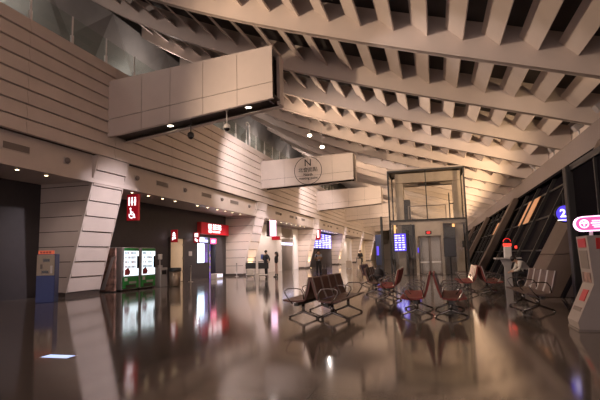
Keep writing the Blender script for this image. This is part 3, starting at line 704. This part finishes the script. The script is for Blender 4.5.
for xa, xb in ((-.95, -.29), (-.28, .40)):
    d = MB(); d.box(xa, xa+.07, .1, .15, .03, 2.34).box(xb-.07, xb, .1, .15, .03, 2.34).box(xa, xb, .1, .15, .03, .12).box(xa, xb, .1, .15, 2.25, 2.34); q = d.build('door_leaf', M['grille'], lift)
    MB().box(xa+.07, xb-.07, .12, .13, .12, 2.25).build('door_pane', M['liftglass'], q); MB().box(xa+.07, xb-.07, .105, .12, .72, .80).build('door_stripe', M['e_pale'] if False else M['whitep'], q)
MB().box(-.85, .32, .6, 1.9, .02, .06).box(-.85, .32, 1.88, 1.92, 0, 2.4).box(-.85, -.82, .6, 1.9, 0, 2.4).box(.29, .32, .6, 1.9, 0, 2.4).box(-.85, .32, .6, 1.9, 2.36, 2.42).build('lift_car', M['steel'], lift)
p = MB().box(-.50, -.14, -.0, .02, 2.45, 2.66).build('indicator_panel', M['black'], lift); MB().box(-.42, -.22, -.01, 0, 2.50, 2.61).build('red_arrows', M['e_dial'], p)
MB().box(-2.45, -2.3, .2, .3, 2.5, 3.2).box(1.10, 1.24, .2, .3, 2.66, 3.05).build('amber_lamp', M['e_amber'], lift)
MB().box(1.62, 1.78, .2, .3, 1.6, 2.0).build('call_panel', M['black'], lift)
for x in (-1.35, -2.45): MB().box(x-.04, x+.04, .1, .2, 0, 3.1).build('service_pipe', M['black'], lift)
for x0, x1 in ((-1.9, -1.15), (.55, 1.3)): MB().box(x0, x1, 1.0, 1.1, 0, 3.1).build('inner_panel', M['grille'], lift)
for x0, x1, zz in ((-1.9, -1.3, 2.45), (.62, 1.25, 2.25)): MB().box(x0, x1, .05, .4, zz, zz+.6).build('service_box', M['black'], lift)
for z in (1.45,): MB().box(-1.02, -.94, -.0, .02, 1.35, 1.65).build('call_button_plate', M['e_blue'], lift)
# information screens by the lift
t = thing('flight_screen', 'blue lit flight screen on a black stand left of the lift doors', 'screen', (-2.0, 29.85, 0))
MB().box(-.38, .38, .02, .12, 1.44, 2.55).build('casing', M['black'], t); MB().box(-.35, .35, .0, .02, 1.47, 2.52).build('screen_face', M['e_blue'], t)
b = MB()
for r_ in range(7):
    for c_ in range(3): b.box(-.32+.22*c_, -.32+.22*c_+random.uniform(.10, .19), -.008, 0, 1.53+.14*r_, 1.59+.14*r_)
b.build('flight_rows', M['e_pale'], t); MB().box(.40, .47, .04, .12, 0, 2.7).box(.15, .5, -.12, .25, 0, .04).build('stand', M['black'], t)
t = thing('blank_screen', 'switched-off black screen mounted right of the lift doors', 'screen', (.88, 30.1, 0))
MB().bev(-.35, .35, 0, .1, 1.05, 2.18, .02).build('screen_body', M['screen_off'], t); MB().box(-.04, .04, .1, .18, 0, 2.1).box(-.25, .25, -.1, .3, 0, .04).build('stand', M['black'], t)
t = thing('info_post', 'tall thin black post left of the lift', 'post', (-3.1, 30.0, 0))
MB().bev(-.07, .07, -.07, .07, 0, 3.62, .01).build('shaft', M['black'], t); MB().box(-.15, .15, -.15, .15, 0, .05).build('base', M['black'], t)
t = thing('blue_kiosk', 'tall dark blue kiosk column far behind, left of the thin black post', 'kiosk', (-6.0, 55.0, 0))
MB().bev(-.42, .42, -.4, .4, .1, 3.5, .04).build('column_body', mat('dark_blue_paint', (.025, .035, .09), .4), t); MB().box(-.38, .38, -.36, .36, 0, .1).build('base', M['black'], t); MB().box(-.30, -.05, -.42, -.4, 1.2, 2.2).build('lit_face', M['e_blue'], t)

# ------------------------------------------------------------------ beam seating
def make_bench(label, m, arms=5):
    # local: row along Y, seats face +X, back top at x about 0
    t = thing('beam_bench', label, 'bench', (0,0,0), 0); W = .55; n = 4
    for k in range(n):
        a = k*W+.02; b = (k+1)*W-.02
        prof = [(.17,.425),(.30,.405),(.48,.405),(.60,.43),(.625,.42),(.615,.395),(.48,.368),(.30,.368),(.15,.395)]
        s = MB(); s.prism(prof, 'y', a, b)
        s.build('seat', m, t)
        bp = [(.175,.43),(.12,.56),(.085,.70),(.05,.86),(.02,.875),(.0,.855),(.035,.69),(.075,.55),(.13,.415)]
        s = MB(); s.prism(bp, 'y', a, b)
        s.build('backrest', m, t)
        for yy in (a, b-.012):
            e = MB(); e.tube([(.18,yy+.006,.43),(.125,yy+.006,.56),(.09,yy+.006,.70),(.045,yy+.006,.875)], .012, 6); e.build('back_edge_trim', M['steel'], t)
    MB().box(.28, .36, -.02, n*W+.02, .30, .36).build('beam', M['black'], t)
    for k in (0, 2, 4):
        y = min(max(k*W, .0), n*W)
        a = MB(); a.tube([(.16,y,.43),(.17,y,.56),(.22,y,.635),(.32,y,.65),(.50,y,.645),(.56,y,.61),(.565,y,.56),(.50,y,.45),(.40,y,.34)], .012, 6)
        a.build('armrest', M['chrome'], t, smooth=True)
    for y in (.42, n*W-.42):
        l = MB(); l.tube([(.32,y,.30),(.32,y,.14)], .035, 8)
        l.tube([(.0,y,.025),(.16,y,.085),(.32,y,.15),(.48,y,.085),(.64,y,.025)], [.018,.022,.03,.022,.018], 8)
        for xx in (.015, .625): l.lathe([(.028,0),(.03,.018),(.012,.03)], xx, y, 10)
        l.build('leg', M['chrome'], t, smooth=True)
    return t
def bench(loc, rz, label, m, proto={}):
    k = m.name
    if k not in proto:
        t = make_bench(label, m); proto[k] = t
    else: t = dup(proto[k], loc, rz, label)
    t.location = loc; t.rotation_euler = (0,0,rz); return t
A = R(-4)
bench((-2.44, 9.42, 0), A, 'dark brown four-seat bench at the front, the row facing right', M['seatdark'])
bench((-2.30, 11.72, 0), R(180)+A, 'dark brown four-seat bench at the front, the row facing left away from the right-hand one', M['seatdark'])
bench((-.07, 9.95, 0), 0, 'maroon four-seat bench in the centre foreground, right half of the back-to-back pair', M['seat'])
bench((-.11, 12.25, 0), R(180), 'maroon four-seat bench in the centre foreground, left half of the back-to-back pair', M['seat'])
bench((-.98, 15.75, 0), R(180), 'red four-seat bench seen end-on behind the centre pair, on its left', M['seat'])
bench((-2.25, 15.6, 0), 0, 'dark brown four-seat bench left of the red one seen end-on', M['seatdark'])
bench((1.22, 17.6, 0), R(180), 'red four-seat bench facing left, in front of the lift on its right', M['seat'])
bench((1.26, 15.3, 0), 0, 'red four-seat bench back to back with the one in front of the lift', M['seat'])
bench((2.28, 13.15, 0), R(180+3), 'grey-brown four-seat bench on the right beside the leaning pier', M['seatgrey'])
bench((-3.2, 21.0, 0), 0, 'far dark brown four-seat bench left of the lift', M['seatdark'])
t = thing('backpack', 'dark bag lying on the bench left of the red end-on seats', 'bag', (-1.80, 16.0, .43))
b = MB(); b.ell((0,0,.2), (.17,.26,.22)); b.build('bag_body', M['dk'], t, smooth=True); MB().tube([(0,-.1,.38),(0,-.05,.47),(0,.05,.47),(0,.1,.38)], .015).build('handle', M['black'], t)

# ------------------------------------------------------------------ high table with beacon
t = thing('high_table', 'grey high table on a flared pedestal at the right wall', 'table', (2.62, 19.7, 0))
MB().bev(-.46, .46, -.3, .3, 1.0, 1.06, .015).build('table_top', M['silver'], t)
MB().prism([(-.14,0),(.12,0),(.09,.7),(.18,1.0),(-.24,1.0),(-.12,.7)], 'y', -.1, .1).build('pedestal', M['silver'], t)
t = thing('beacon_box', 'white box with a red lit top standing on the high table', 'device', (2.64, 19.65, 1.06))
MB().bev(-.13, .13, -.12, .12, 0, .42, .02).build('casing', M['whitep'], t); MB().box(-.13, .13, -.125, .12, .43, .53).build('red_lit_band', M['e_redhot'], t)
b = MB()
b.tube([(.13*math.cos(a*math.pi/8), 0, .60+.12*math.sin(a*math.pi/8)) for a in range(9)], .012, 6); b.build('red_hoop', M['e_dial'], t)
t = tag(MB().bev(-.04, .04, -.03, .03, 0, .10, .01).build('red_indicator', M['e_redhot'], None, (2.98, 19.9, 1.40)), 'tiny red light right of the beacon box', 'light')
MB().tube([(0,0,0),(0,0,-.34)], .015).build('stem', M['black'], t)

# ------------------------------------------------------------------ pink topped kiosk on the right
t = thing('info_kiosk', 'pale kiosk with pink lit head sign and flared foot at the right edge', 'kiosk', (2.4, 8.75, 0))
MB().prism([(-.02,1.52),(.02,.74),(-.26,.14),(-.24,.0),(.85,0),(.85,1.52)], 'y', 0, .62).build('body', mat('grey_kiosk_shell', (.32,.27,.25), .5, noise=.04), t)
MB().box(-.26, .85, -.01, .63, 0, .03).build('foot', M['grille'], t)
def facepl(nm, za, zb_, m, ya=.1, yb=.52):
    def xx(z): return (-.02+.04*(1.52-z)/.78) if z > .74 else (.02-.28*(.74-z)/.60)
    return MB().hexa([(xx(za)-.012,ya,za),(xx(za)+.01,ya,za),(xx(za)+.01,yb,za),(xx(za)-.012,yb,za),(xx(zb_)-.012,ya,zb_),(xx(zb_)+.01,ya,zb_),(xx(zb_)+.01,yb,zb_),(xx(zb_)-.012,yb,zb_)]).build(nm, m, t)
facepl('red_poster', 1.33, 1.48, M['red']); facepl('poster', .98, 1.28, M['grille']); facepl('poster', .76, .92, M['poster']); facepl('red_poster', .46, .64, M['red'], .12, .4); facepl('printed_line', .30, .36, M['grille'])
b = MB(); b.box(.10, .34, -.012, 0, 1.30, 1.48); b.build('red_poster', M['red'], t); MB().box(.40, .7, -.012, 0, .95, 1.4).build('poster', M['silver'], t)
MB().tube([(.13,.3,1.5),(.13,.3,1.62)], .03).build('neck', M['silver'], t)
pts = [(.34+.0, -.12)]+[(-.04+.125*math.cos(a)-.0, .125*math.sin(a)) for a in [R(270-22.5*k) for k in range(9)]]+[(.32, .13)]
pts = [(.34,-.12)]+[(-.03+.125*math.cos(R(270-22.5*k)), .125*math.sin(R(270-22.5*k))) for k in range(9)]+[(.32,.135)]
hs = MB(); hs.prism([(x+.03, z+1.72) for x, z in pts], 'y', .2, .32); hd = hs.build('head_sign', M['e_pinkwhite'], t)
flat('pink_face', [[(x*.93+.03, z*.86) for x, z in pts]], M['e_pink'], t, NEG_Y(0, .197, 1.72))
flat('round_logo', ring(0, 0, .055, .072, 24)+[rect(-.04,.0,.04,.02), rect(-.01,-.04,.01,.02), rect(-.03,.025,-.01,.04), rect(.01,.025,.03,.04)], M['e_white'], t, NEG_Y(0.01, .19, 1.72))
flat('sign_lines', [rect(.13,.035,.28,.055), rect(.11,.0,.29,.018), rect(.13,-.035,.29,-.02), rect(.15,-.065,.29,-.052)], M['e_white'], t, NEG_Y(0, .19, 1.72))
# glowing rectangular floor marker
t = thing('floor_marker', 'bright blue-white glowing rectangular marker set in the floor at the lower left', 'marker', (-5.12, 5.7, 0))
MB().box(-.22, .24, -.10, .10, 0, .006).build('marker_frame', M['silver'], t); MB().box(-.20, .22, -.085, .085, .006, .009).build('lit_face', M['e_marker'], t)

# ------------------------------------------------------------------ people
def skin_mesh(verts, edges, root=0, sub=2):
    me = bpy.data.meshes.new('skeleton'); me.from_pydata([v[0] for v in verts], edges, [])
    o = bpy.data.objects.new('skeleton', me); C.objects.link(o)
    md = o.modifiers.new('Skin', 'SKIN'); sd = o.modifiers.new('Sub', 'SUBSURF'); sd.levels = sub; sd.render_levels = sub
    for i, v in enumerate(verts):
        r = v[1]; me.skin_vertices[0].data[i].radius = (r, r) if not isinstance(r, tuple) else r
        me.skin_vertices[0].data[i].use_root = (i == root)
    bpy.context.view_layer.update(); dg = bpy.context.evaluated_depsgraph_get()
    out = bpy.data.meshes.new_from_object(o.evaluated_get(dg)); bpy.data.objects.remove(o); return out
def figure(name_label, loc, rz, J, zones, hairstyle='short', group=None, hand_curl=.5):
    """J: joint name -> (x,y,z), local; facing is -Y. zones: material per region."""
    t = thing('person', name_label, 'person', loc, rz, group)
    V = Vector; J = {k: V(v) for k, v in J.items()}
    V_, E_, Z = [], [], []
    def add(p, r, z): V_.append((tuple(p), r)); Z.append(z); return len(V_)-1
    pel = add(J['pelvis'], (.175,.135), 'legs')
    wst = add(J['pelvis'].lerp(J['chest'], .45), (.165,.13), 'top'); cst = add(J['chest'], (.185,.14), 'top')
    E_ += [(pel, wst), (wst, cst)]
    nk = add(J['neck'], .055, 'skin'); up = add(J['chest'].lerp(J['neck'], .6), (.11,.085), 'top'); E_ += [(cst, up), (up, nk)]
    hd = (J['head']-J['neck']); h0 = add(J['neck']+hd*.35, .062, 'skin'); h1 = add(J['neck']+hd*.75, .088, 'skin'); h2 = add(J['head']+hd.normalized()*.05, .082, 'skin'); E_ += [(nk, h0), (h0, h1), (h1, h2)]
    for s in ('l', 'r'):
        sh = add(J['sh_'+s], .085, 'top'); el = add(J['el_'+s], .06, 'sleeve'); fm = add(J['el_'+s].lerp(J['wr_'+s], .4), .052, 'sleeve'); w = add(J['wr_'+s], .029, 'skin')
        d = (J['wr_'+s]-J['el_'+s]).normalized(); pm = add(J['wr_'+s]+d*.055, (.036,.022), 'skin'); E_ += [(up, sh), (sh, el), (el, fm), (fm, w), (w, pm)]
        hp = add(J['hip_'+s], .095, 'legs'); kn = add(J['kn_'+s], .072, 'legs'); cf = add(J['kn_'+s].lerp(J['an_'+s], .35), .066, 'legs'); an = add(J['an_'+s], .038, 'shoe')
        toe = J['an_'+s]+V(J.get('toe_'+s, V((0,-.16,-.045)))); he = add(J['an_'+s]+V((0,.02,-.04)), .04, 'shoe'); to = add(toe, .038, 'shoe'); E_ += [(pel, hp), (hp, kn), (kn, cf), (cf, an), (an, he), (he, to)]
    me = skin_mesh(V_, E_, pel, 2)
    bm = bmesh.new(); bm.from_mesh(me)
    names = ['top', 'sleeve', 'legs', 'skin', 'shoe']
    segs = [(V(V_[a][0]), V(V_[b][0]), Z[a], Z[b]) for a, b in E_]
    for f in bm.faces:
        c = f.calc_center_median(); best = None
        for p, q, za, zb_ in segs:
            d = q-p; u = max(0, min(1, (c-p).dot(d)/max(d.length_squared, 1e-9))); dist = (c-(p+d*u)).length
            if best is None or dist < best[0]: best = (dist, zb_ if u > .5 else za)
        f.material_index = names.index(best[1]); f.smooth = True
    # fingers, thumb, face pieces grown into the same mesh
    extra = MB(); SK = 3
    for s in ('l', 'r'):
        d = (J['wr_'+s]-J['el_'+s]).normalized(); side = d.cross(V((0,0,1)) if abs(d.z) < .8 else V((0,1,0))).normalized(); nrm = side.cross(d).normalized()
        if nrm.z > 0 and abs(d.z) < .8: nrm = -nrm
        base = J['wr_'+s]+d*.085
        for k, ln in enumerate((.066, .076, .070, .054)):
            o = base+side*(-.027+.018*k); c1 = (d+nrm*hand_curl*.5).normalized(); c2 = (d+nrm*hand_curl*1.6).normalized()
            extra.tube([o-d*.02, o+c1*ln*.5, o+c1*ln*.5+c2*ln*.5], [.0095,.009,.0075], 6, SK)
        o = J['wr_'+s]+d*.045+side*.032; extra.tube([o-side*.015, o+side*.022+d*.025, o+side*.026+d*.055+nrm*.01], [.011,.010,.008], 6, SK)
    F = V(J.get('face', (0,-1,0))).normalized(); U = hd.normalized(); S = F.cross(U).normalized(); F = U.cross(S).normalized(); hc = J['neck']+hd*.86
    extra.ell((hc+F*.088-U*.008), (.013,.018,.02), 8, 6, SK)
    for sg in (-1, 1): extra.ell((hc+S*.086*sg-U*.005), (.014,.018,.028), 8, 6, SK)
    n0 = len(bm.verts); bv = [bm.verts.new(v) for v in extra.v]; bm.verts.ensure_lookup_table()
    for f, mi in zip(extra.f, extra.mi):
        try: q = bm.faces.new([bv[i] for i in f]); q.material_index = mi; q.smooth = True
        except ValueError: pass
    bmesh.ops.recalc_face_normals(bm, faces=bm.faces); bm.to_mesh(me); bm.free()
    for z in names: me.materials.append(M[zones[z]])
    o = bpy.data.objects.new('body', me); C.objects.link(o); o.parent = t
    e = MB()
    for sg in (-1, 1): e.ell((hc+F*.080+S*.032*sg+U*.015), (.012,.010,.008), 8, 5)
    e.ell((hc+F*.084-U*.045), (.024,.008,.006), 8, 5); e.build('eyes_and_mouth', M['hair'], t)
    h = MB(); back = hc-F*.022+U*.035
    h.ell(back, (.100,.104,.098), 14, 9)
    if hairstyle == 'long':
        for k in range(5):
            a = R(-70+35*k); dd = (-F*math.cos(a)+S*math.sin(a)); h.tube([back+dd*.05+U*.03, back+dd*.092-U*.05, back+dd*.10-U*.17, back+dd*.085-U*.27], [.05,.05,.042,.02], 8)
    h.build('hair', M['hair'], t, smooth=True)
    return t
def stand(hgt=1.68, arms='side', lean=0, stride=.06):
    k = hgt/1.7
    J = dict(pelvis=(0,0,.93*k), chest=(0,-lean*.5,1.25*k), neck=(0,-lean,1.44*k), head=(0,-lean-.02,1.62*k), sh_l=(.17,-lean,1.38*k), sh_r=(-.17,-lean,1.38*k), hip_l=(.09,0,.88*k), hip_r=(-.09,0,.88*k),
        kn_l=(.10,-stride*.7,.48*k), kn_r=(-.10,stride*.3,.48*k), an_l=(.11,-stride,.08), an_r=(-.11,stride,.08), el_l=(.24,.02-lean,1.10*k), el_r=(-.24,.02-lean,1.10*k), wr_l=(.25,-.06-lean,.86*k), wr_r=(-.25,-.06-lean,.86*k))
    if arms == 'phone': J.update(el_l=(.22,-.02,1.10*k), el_r=(-.22,-.02,1.10*k), wr_l=(.06,-.22,1.22*k), wr_r=(-.06,-.22,1.20*k))
    if arms == 'hip': J.update(el_l=(.24,.05,1.12*k), wr_l=(.20,-.18,.98*k), el_r=(-.42,.06,1.16*k), wr_r=(-.20,-.10,1.0*k))
    if arms == 'push': J.update(el_l=(.23,-.05-lean,1.12*k), wr_l=(.19,-.30-lean,1.04*k), el_r=(-.23,-.05-lean,1.12*k), wr_r=(-.19,-.30-lean,1.04*k))
    return J
ZK = dict(top='dk', sleeve='dk', legs='dk', skin='skin', shoe='black')
figure('person in dark clothes standing with one elbow out, next to the baggage trolley', (-10.68, 29.9, 0), R(150), stand(1.74, 'hip'), ZK)
figure('person with long dark hair, black jacket and pale pink trousers, right of the dark-dressed one', (-10.1, 30.3, 0), R(290), stand(1.62, 'side'), dict(ZK, legs='pink'), 'long')
w = figure('person with brown scarf and grey coat standing and looking at a phone, small suitcase beside', (-7.36, 30.8, 0), R(15), dict(stand(1.68, 'phone'), face=(0,-.8,-.5)), dict(ZK, top='jeans', sleeve='scarf'), 'long')
s = MB(); s.lathe([(.10,1.36),(.14,1.39),(.15,1.45),(.11,1.49),(.08,1.50)], 0, -.01, 16); s.build('scarf', M['scarf'], w, smooth=True)
t = tag(MB().bev(-.035, .035, -.006, .006, -.07, .07, .004).build('phone', M['screen_off'], None, (-7.43, 30.52, 1.28)), 'phone held up by the person with the brown scarf', 'phone')
def suitcase(loc, rz, label, m, h=.55, w=.36, d=.22):
    t = thing('suitcase', label, 'suitcase', loc, rz)
    MB().bev(-w/2, w/2, -d/2, d/2, .05, .05+h, .035).build('shell', M[m], t)
    b = MB()
    for x in (-w/2+.05, w/2-.05):
        for y in (-d/2+.04, d/2-.04): b.ell((x, y, .028), (.02,.03,.028), 8, 6)
    b.build('wheels', M['black'], t); MB().tube([(-w/2+.08,.05,h),(-w/2+.08,.05,h+.3),(w/2-.08,.05,h+.3),(w/2-.08,.05,h)], .012, 6).build('pull_handle', M['steel'], t)
    return t
suitcase((-6.98, 30.75, 0), R(20), 'small dark suitcase standing beside the person with the scarf', 'lugdark', .42)
def trolley(loc, rz, label, cargo=None):
    t = thing('luggage_trolley', label, 'trolley', loc, rz)
    b = MB(); b.tube([(-.28,-.45,.18),(-.28,.40,.18)], .022).tube([(.28,-.45,.18),(.28,.40,.18)], .022).tube([(-.28,-.4,.18),(.28,-.4,.18)], .02).tube([(-.28,0,.18),(.28,0,.18)], .02).tube([(-.28,.38,.18),(-.28,.52,1.0)], .022).tube([(.28,.38,.18),(.28,.52,1.0)], .022)
    b.build('frame', M['silver'], t); MB().box(-.30, .30, -.46, .40, .2, .24).build('platform', M['whitep'], t)
    b = MB(); b.box(-.33, .33, .26, .30, .60, .96).box(-.33, .33, .56, .59, .60, .96).box(-.33, -.30, .28, .58, .60, .96).box(.30, .33, .28, .58, .60, .96).box(-.33, .33, .28, .58, .58, .61); b.build('basket', M['black'], t)
    MB().tube([(-.33,.62,1.02),(.33,.62,1.02)], .025).build('handle_bar', M['black'], t)
    for x, y in ((-.26,-.4),(.26,-.4),(-.26,.36),(.26,.36)):
        w_ = MB(); w_.ell((x, y, .08), (.03,.08,.08), 12, 8); w_.tube([(x,y,.1),(x,y,.2)], .02); w_.build('wheel', M['silver'], t, smooth=True)
    return t
trolley((-11.45, 29.1, 0), R(20), 'baggage trolley carrying a pale bag, the one farther from the couple')
trolley((-10.45, 28.75, 0), R(20), 'baggage trolley with a black basket, the one directly beside the couple')
t = tag(MB().bev(-.2, .2, -.13, .13, 0, .35, .05).build('travel_bag', M['pale'], None, (-11.2, 29.95, .25)), 'pale travel bag lying on the left baggage trolley', 'bag'); t.rotation_euler = (0,0,R(20)); t.location = (-11.42, 28.9, .245)
trolley((-7.25, 47.9, 0), R(10), 'distant baggage trolley loaded with beige suitcases')
t = suitcase((-7.30, 47.75, .245), R(10), 'larger beige suitcase on the distant trolley', 'luggage', .62, .42, .26); suitcase((-7.28, 47.44, .245), R(10), 'smaller beige suitcase on the distant trolley', 'luggage', .5, .3, .24)
figure('distant person in black pushing the trolley of beige suitcases', (-7.3, 48.75, 0), 0, stand(1.75, 'push'), ZK)
suitcase((-8.1, 46.5, 0), R(-10), 'beige suitcase standing alone left of the distant trolley', 'luggage', .7, .5, .3)
# seated, slumped person by the high table
J = dict(pelvis=(0,0,.50), chest=(0,-.22,.80), neck=(0,-.40,.93), head=(0,-.52,1.02), sh_l=(.16,-.33,.90), sh_r=(-.16,-.33,.90), hip_l=(.09,-.03,.50), hip_r=(-.09,-.03,.50),
    kn_l=(.12,-.44,.52), kn_r=(-.12,-.44,.52), an_l=(.12,-.46,.09), an_r=(-.12,-.42,.09), el_l=(.22,-.42,.66), el_r=(-.22,-.42,.66), wr_l=(.10,-.60,.60), wr_r=(-.10,-.60,.60), face=(0,-.6,-.8))
figure('person in a pale shirt sitting slumped forward behind the grey-brown bench, beside the high table', (3.12, 18.3, 0), R(-80), J, dict(ZK, top='pale', sleeve='pale'))
t = thing('stool', 'low dark stool under the slumped person in the pale shirt', 'stool', (3.12, 18.3, 0))
MB().lathe([(.18,.34),(.2,.36),(.2,.385),(.17,.395)]).build('stool_seat', M['seatgrey'], t)
for k in range(4):
    a = R(45+90*k); MB().tube([(.12*math.cos(a),.12*math.sin(a),.35),(.17*math.cos(a),.17*math.sin(a),0)], .015).build('leg', M['steel'], t)

# ------------------------------------------------------------------ lights
WARM = (1., .74, .50); NEUT = (1., .84, .74); COOL = (.86, .84, 1.)
for x in (-9.75, -6.45): light('box_lamp_light', 'SPOT', (x, 16.40, zunder(x)+.08), 60, WARM, None, .1, (x, 16.25, 0), 100)
# floods on the right parapet beam throw their light up and along the roof
for y, e_ in [(15.3, 120), (19.6, 350)]+[(23.95+4.32*k, 650) for k in range(1)]+[(28.27+4.32*k, 1150) for k in range(16)]: light('flood_light', 'SPOT', (5.2, y, 5.85), e_, (1.,.70,.42), None, .15, (-3, y+5, 7.9), 112, .9)
for y in (8, 24, 41.5, 59, 76, 94): light('upper_level_light', 'SPOT', (-11.9, y, 6.2), 3000, (1.,.74,.52), None, .2, (4, y+6, 6.6), 100)  # added spots without fixtures, lighting the roof slats from the left
for k in range(6): light('pier_wash', 'SPOT', (-6.0, 17.25+17.4*k, 6.7), 2300, (1., .88, .92), None, .15, (-13.0, PY+BAY*k+PW/2, 2.5), 40, 1.)  # added fill, brightens the slanted pier fronts
for y in (12, 24., 42., 58., 76., 96.): light('parapet_wash', 'SPOT', (-5.0, y, 7.0), 420, (1., .84, .78), None, .2, (5.4, y+5, 6.2), 42)  # extra spots put in to lift the dark parapet face
for k in range(1, 6):
    y = PY+BAY*k+PW/2
    t = thing('floor_uplight', 'small warm uplight on the floor at the foot of the %s pier' % ('second', 'third', 'fourth', 'fifth', 'sixth')[k-1], 'light', (-13.0, y, 0), 0, 'warm uplights at the pier feet')
    MB().lathe([(.09,0),(.10,.04),(.09,.07)]).build('casing', M['black'], t); MB().lathe([(.07,.07),(.02,.075)]).build('lens', M['e_down'], t)
    light('uplight_beam', 'SPOT', (-12.85, y, .12), 260, (1.,.66,.30), None, .03, (-13.1, y, 2.0), 70)
for y, e_ in ((12.33, 30), (13.55, 45), (18.5, 45), (21., 40), (24.7, 45), (27.3, 90), (29.6, 220), (30.9, 220), (37.9, 260), (40, 220), (44, 220), (48, 300), (57, 60), (63, 90), (65.5, 200), (72, 260), (78, 260), (90, 260), (96, 260), (106, 260)): light('downlight_beam', 'SPOT', (-12.9, y, 4.28), e_, (1., .80, .70), None, .05, (-12.9, y, 0), 130)
for y in (5, 14, 23, 32, 41, 52, 64): light('upper_lamp', 'POINT', (-14.2, y, 12.3), 90, (1.,.86,.78), None, .1)  # fill points added because the upper level was too dark
for y in (22., 40., 58., 76., 96.): light('hall_lamp', 'SPOT', (-5.5, y-5., 6.9), 800, NEUT, None, .2, (-3, y+4, 0), 150)  # general fill added over the hall, not actual lamps
light('shop_room_light', 'POINT', (-15.2, 29.0, 2.3), 25, COOL, None, .1)
for y in (26.5, 44.): light('box_white_light', 'SPOT', (-7.5, y, 8.6), 1300, (1., .88, .86), None, .15, (-12.0, y+3, 6.3), 90)  # added spots whitening the cladding between the boxes, no fixture modelled

w = bpy.data.worlds.new('World'); bpy.context.scene.world = w; w.use_nodes = True
w.node_tree.nodes['Background'].inputs[0].default_value = (1., .80, .75, 1); w.node_tree.nodes['Background'].inputs[1].default_value = 1.15

# ------------------------------------------------------------------ camera
cd = bpy.data.cameras.new('Camera'); cam = bpy.data.objects.new('Camera', cd); C.objects.link(cam)
rt = Vector((.96275628, .26922896, -.02482169)); upv = Vector((.05515562, -.10569729, .99286753)); fw = Vector((-.2646851, .95725851, .11661022))
cam.matrix_world = Matrix(((rt.x, upv.x, -fw.x, 0), (rt.y, upv.y, -fw.y, 0), (rt.z, upv.z, -fw.z, 1.3), (0,0,0,1)))
cd.sensor_width = 36; cd.lens = 28.8; cd.clip_end = 400; cd.clip_start = .05
sc = bpy.context.scene; sc.camera = cam
sc.view_settings.view_transform = 'Standard'; sc.view_settings.look = 'None'; sc.view_settings.gamma = 1; sc.view_settings.use_curve_mapping = False
sc.view_settings.exposure = .4
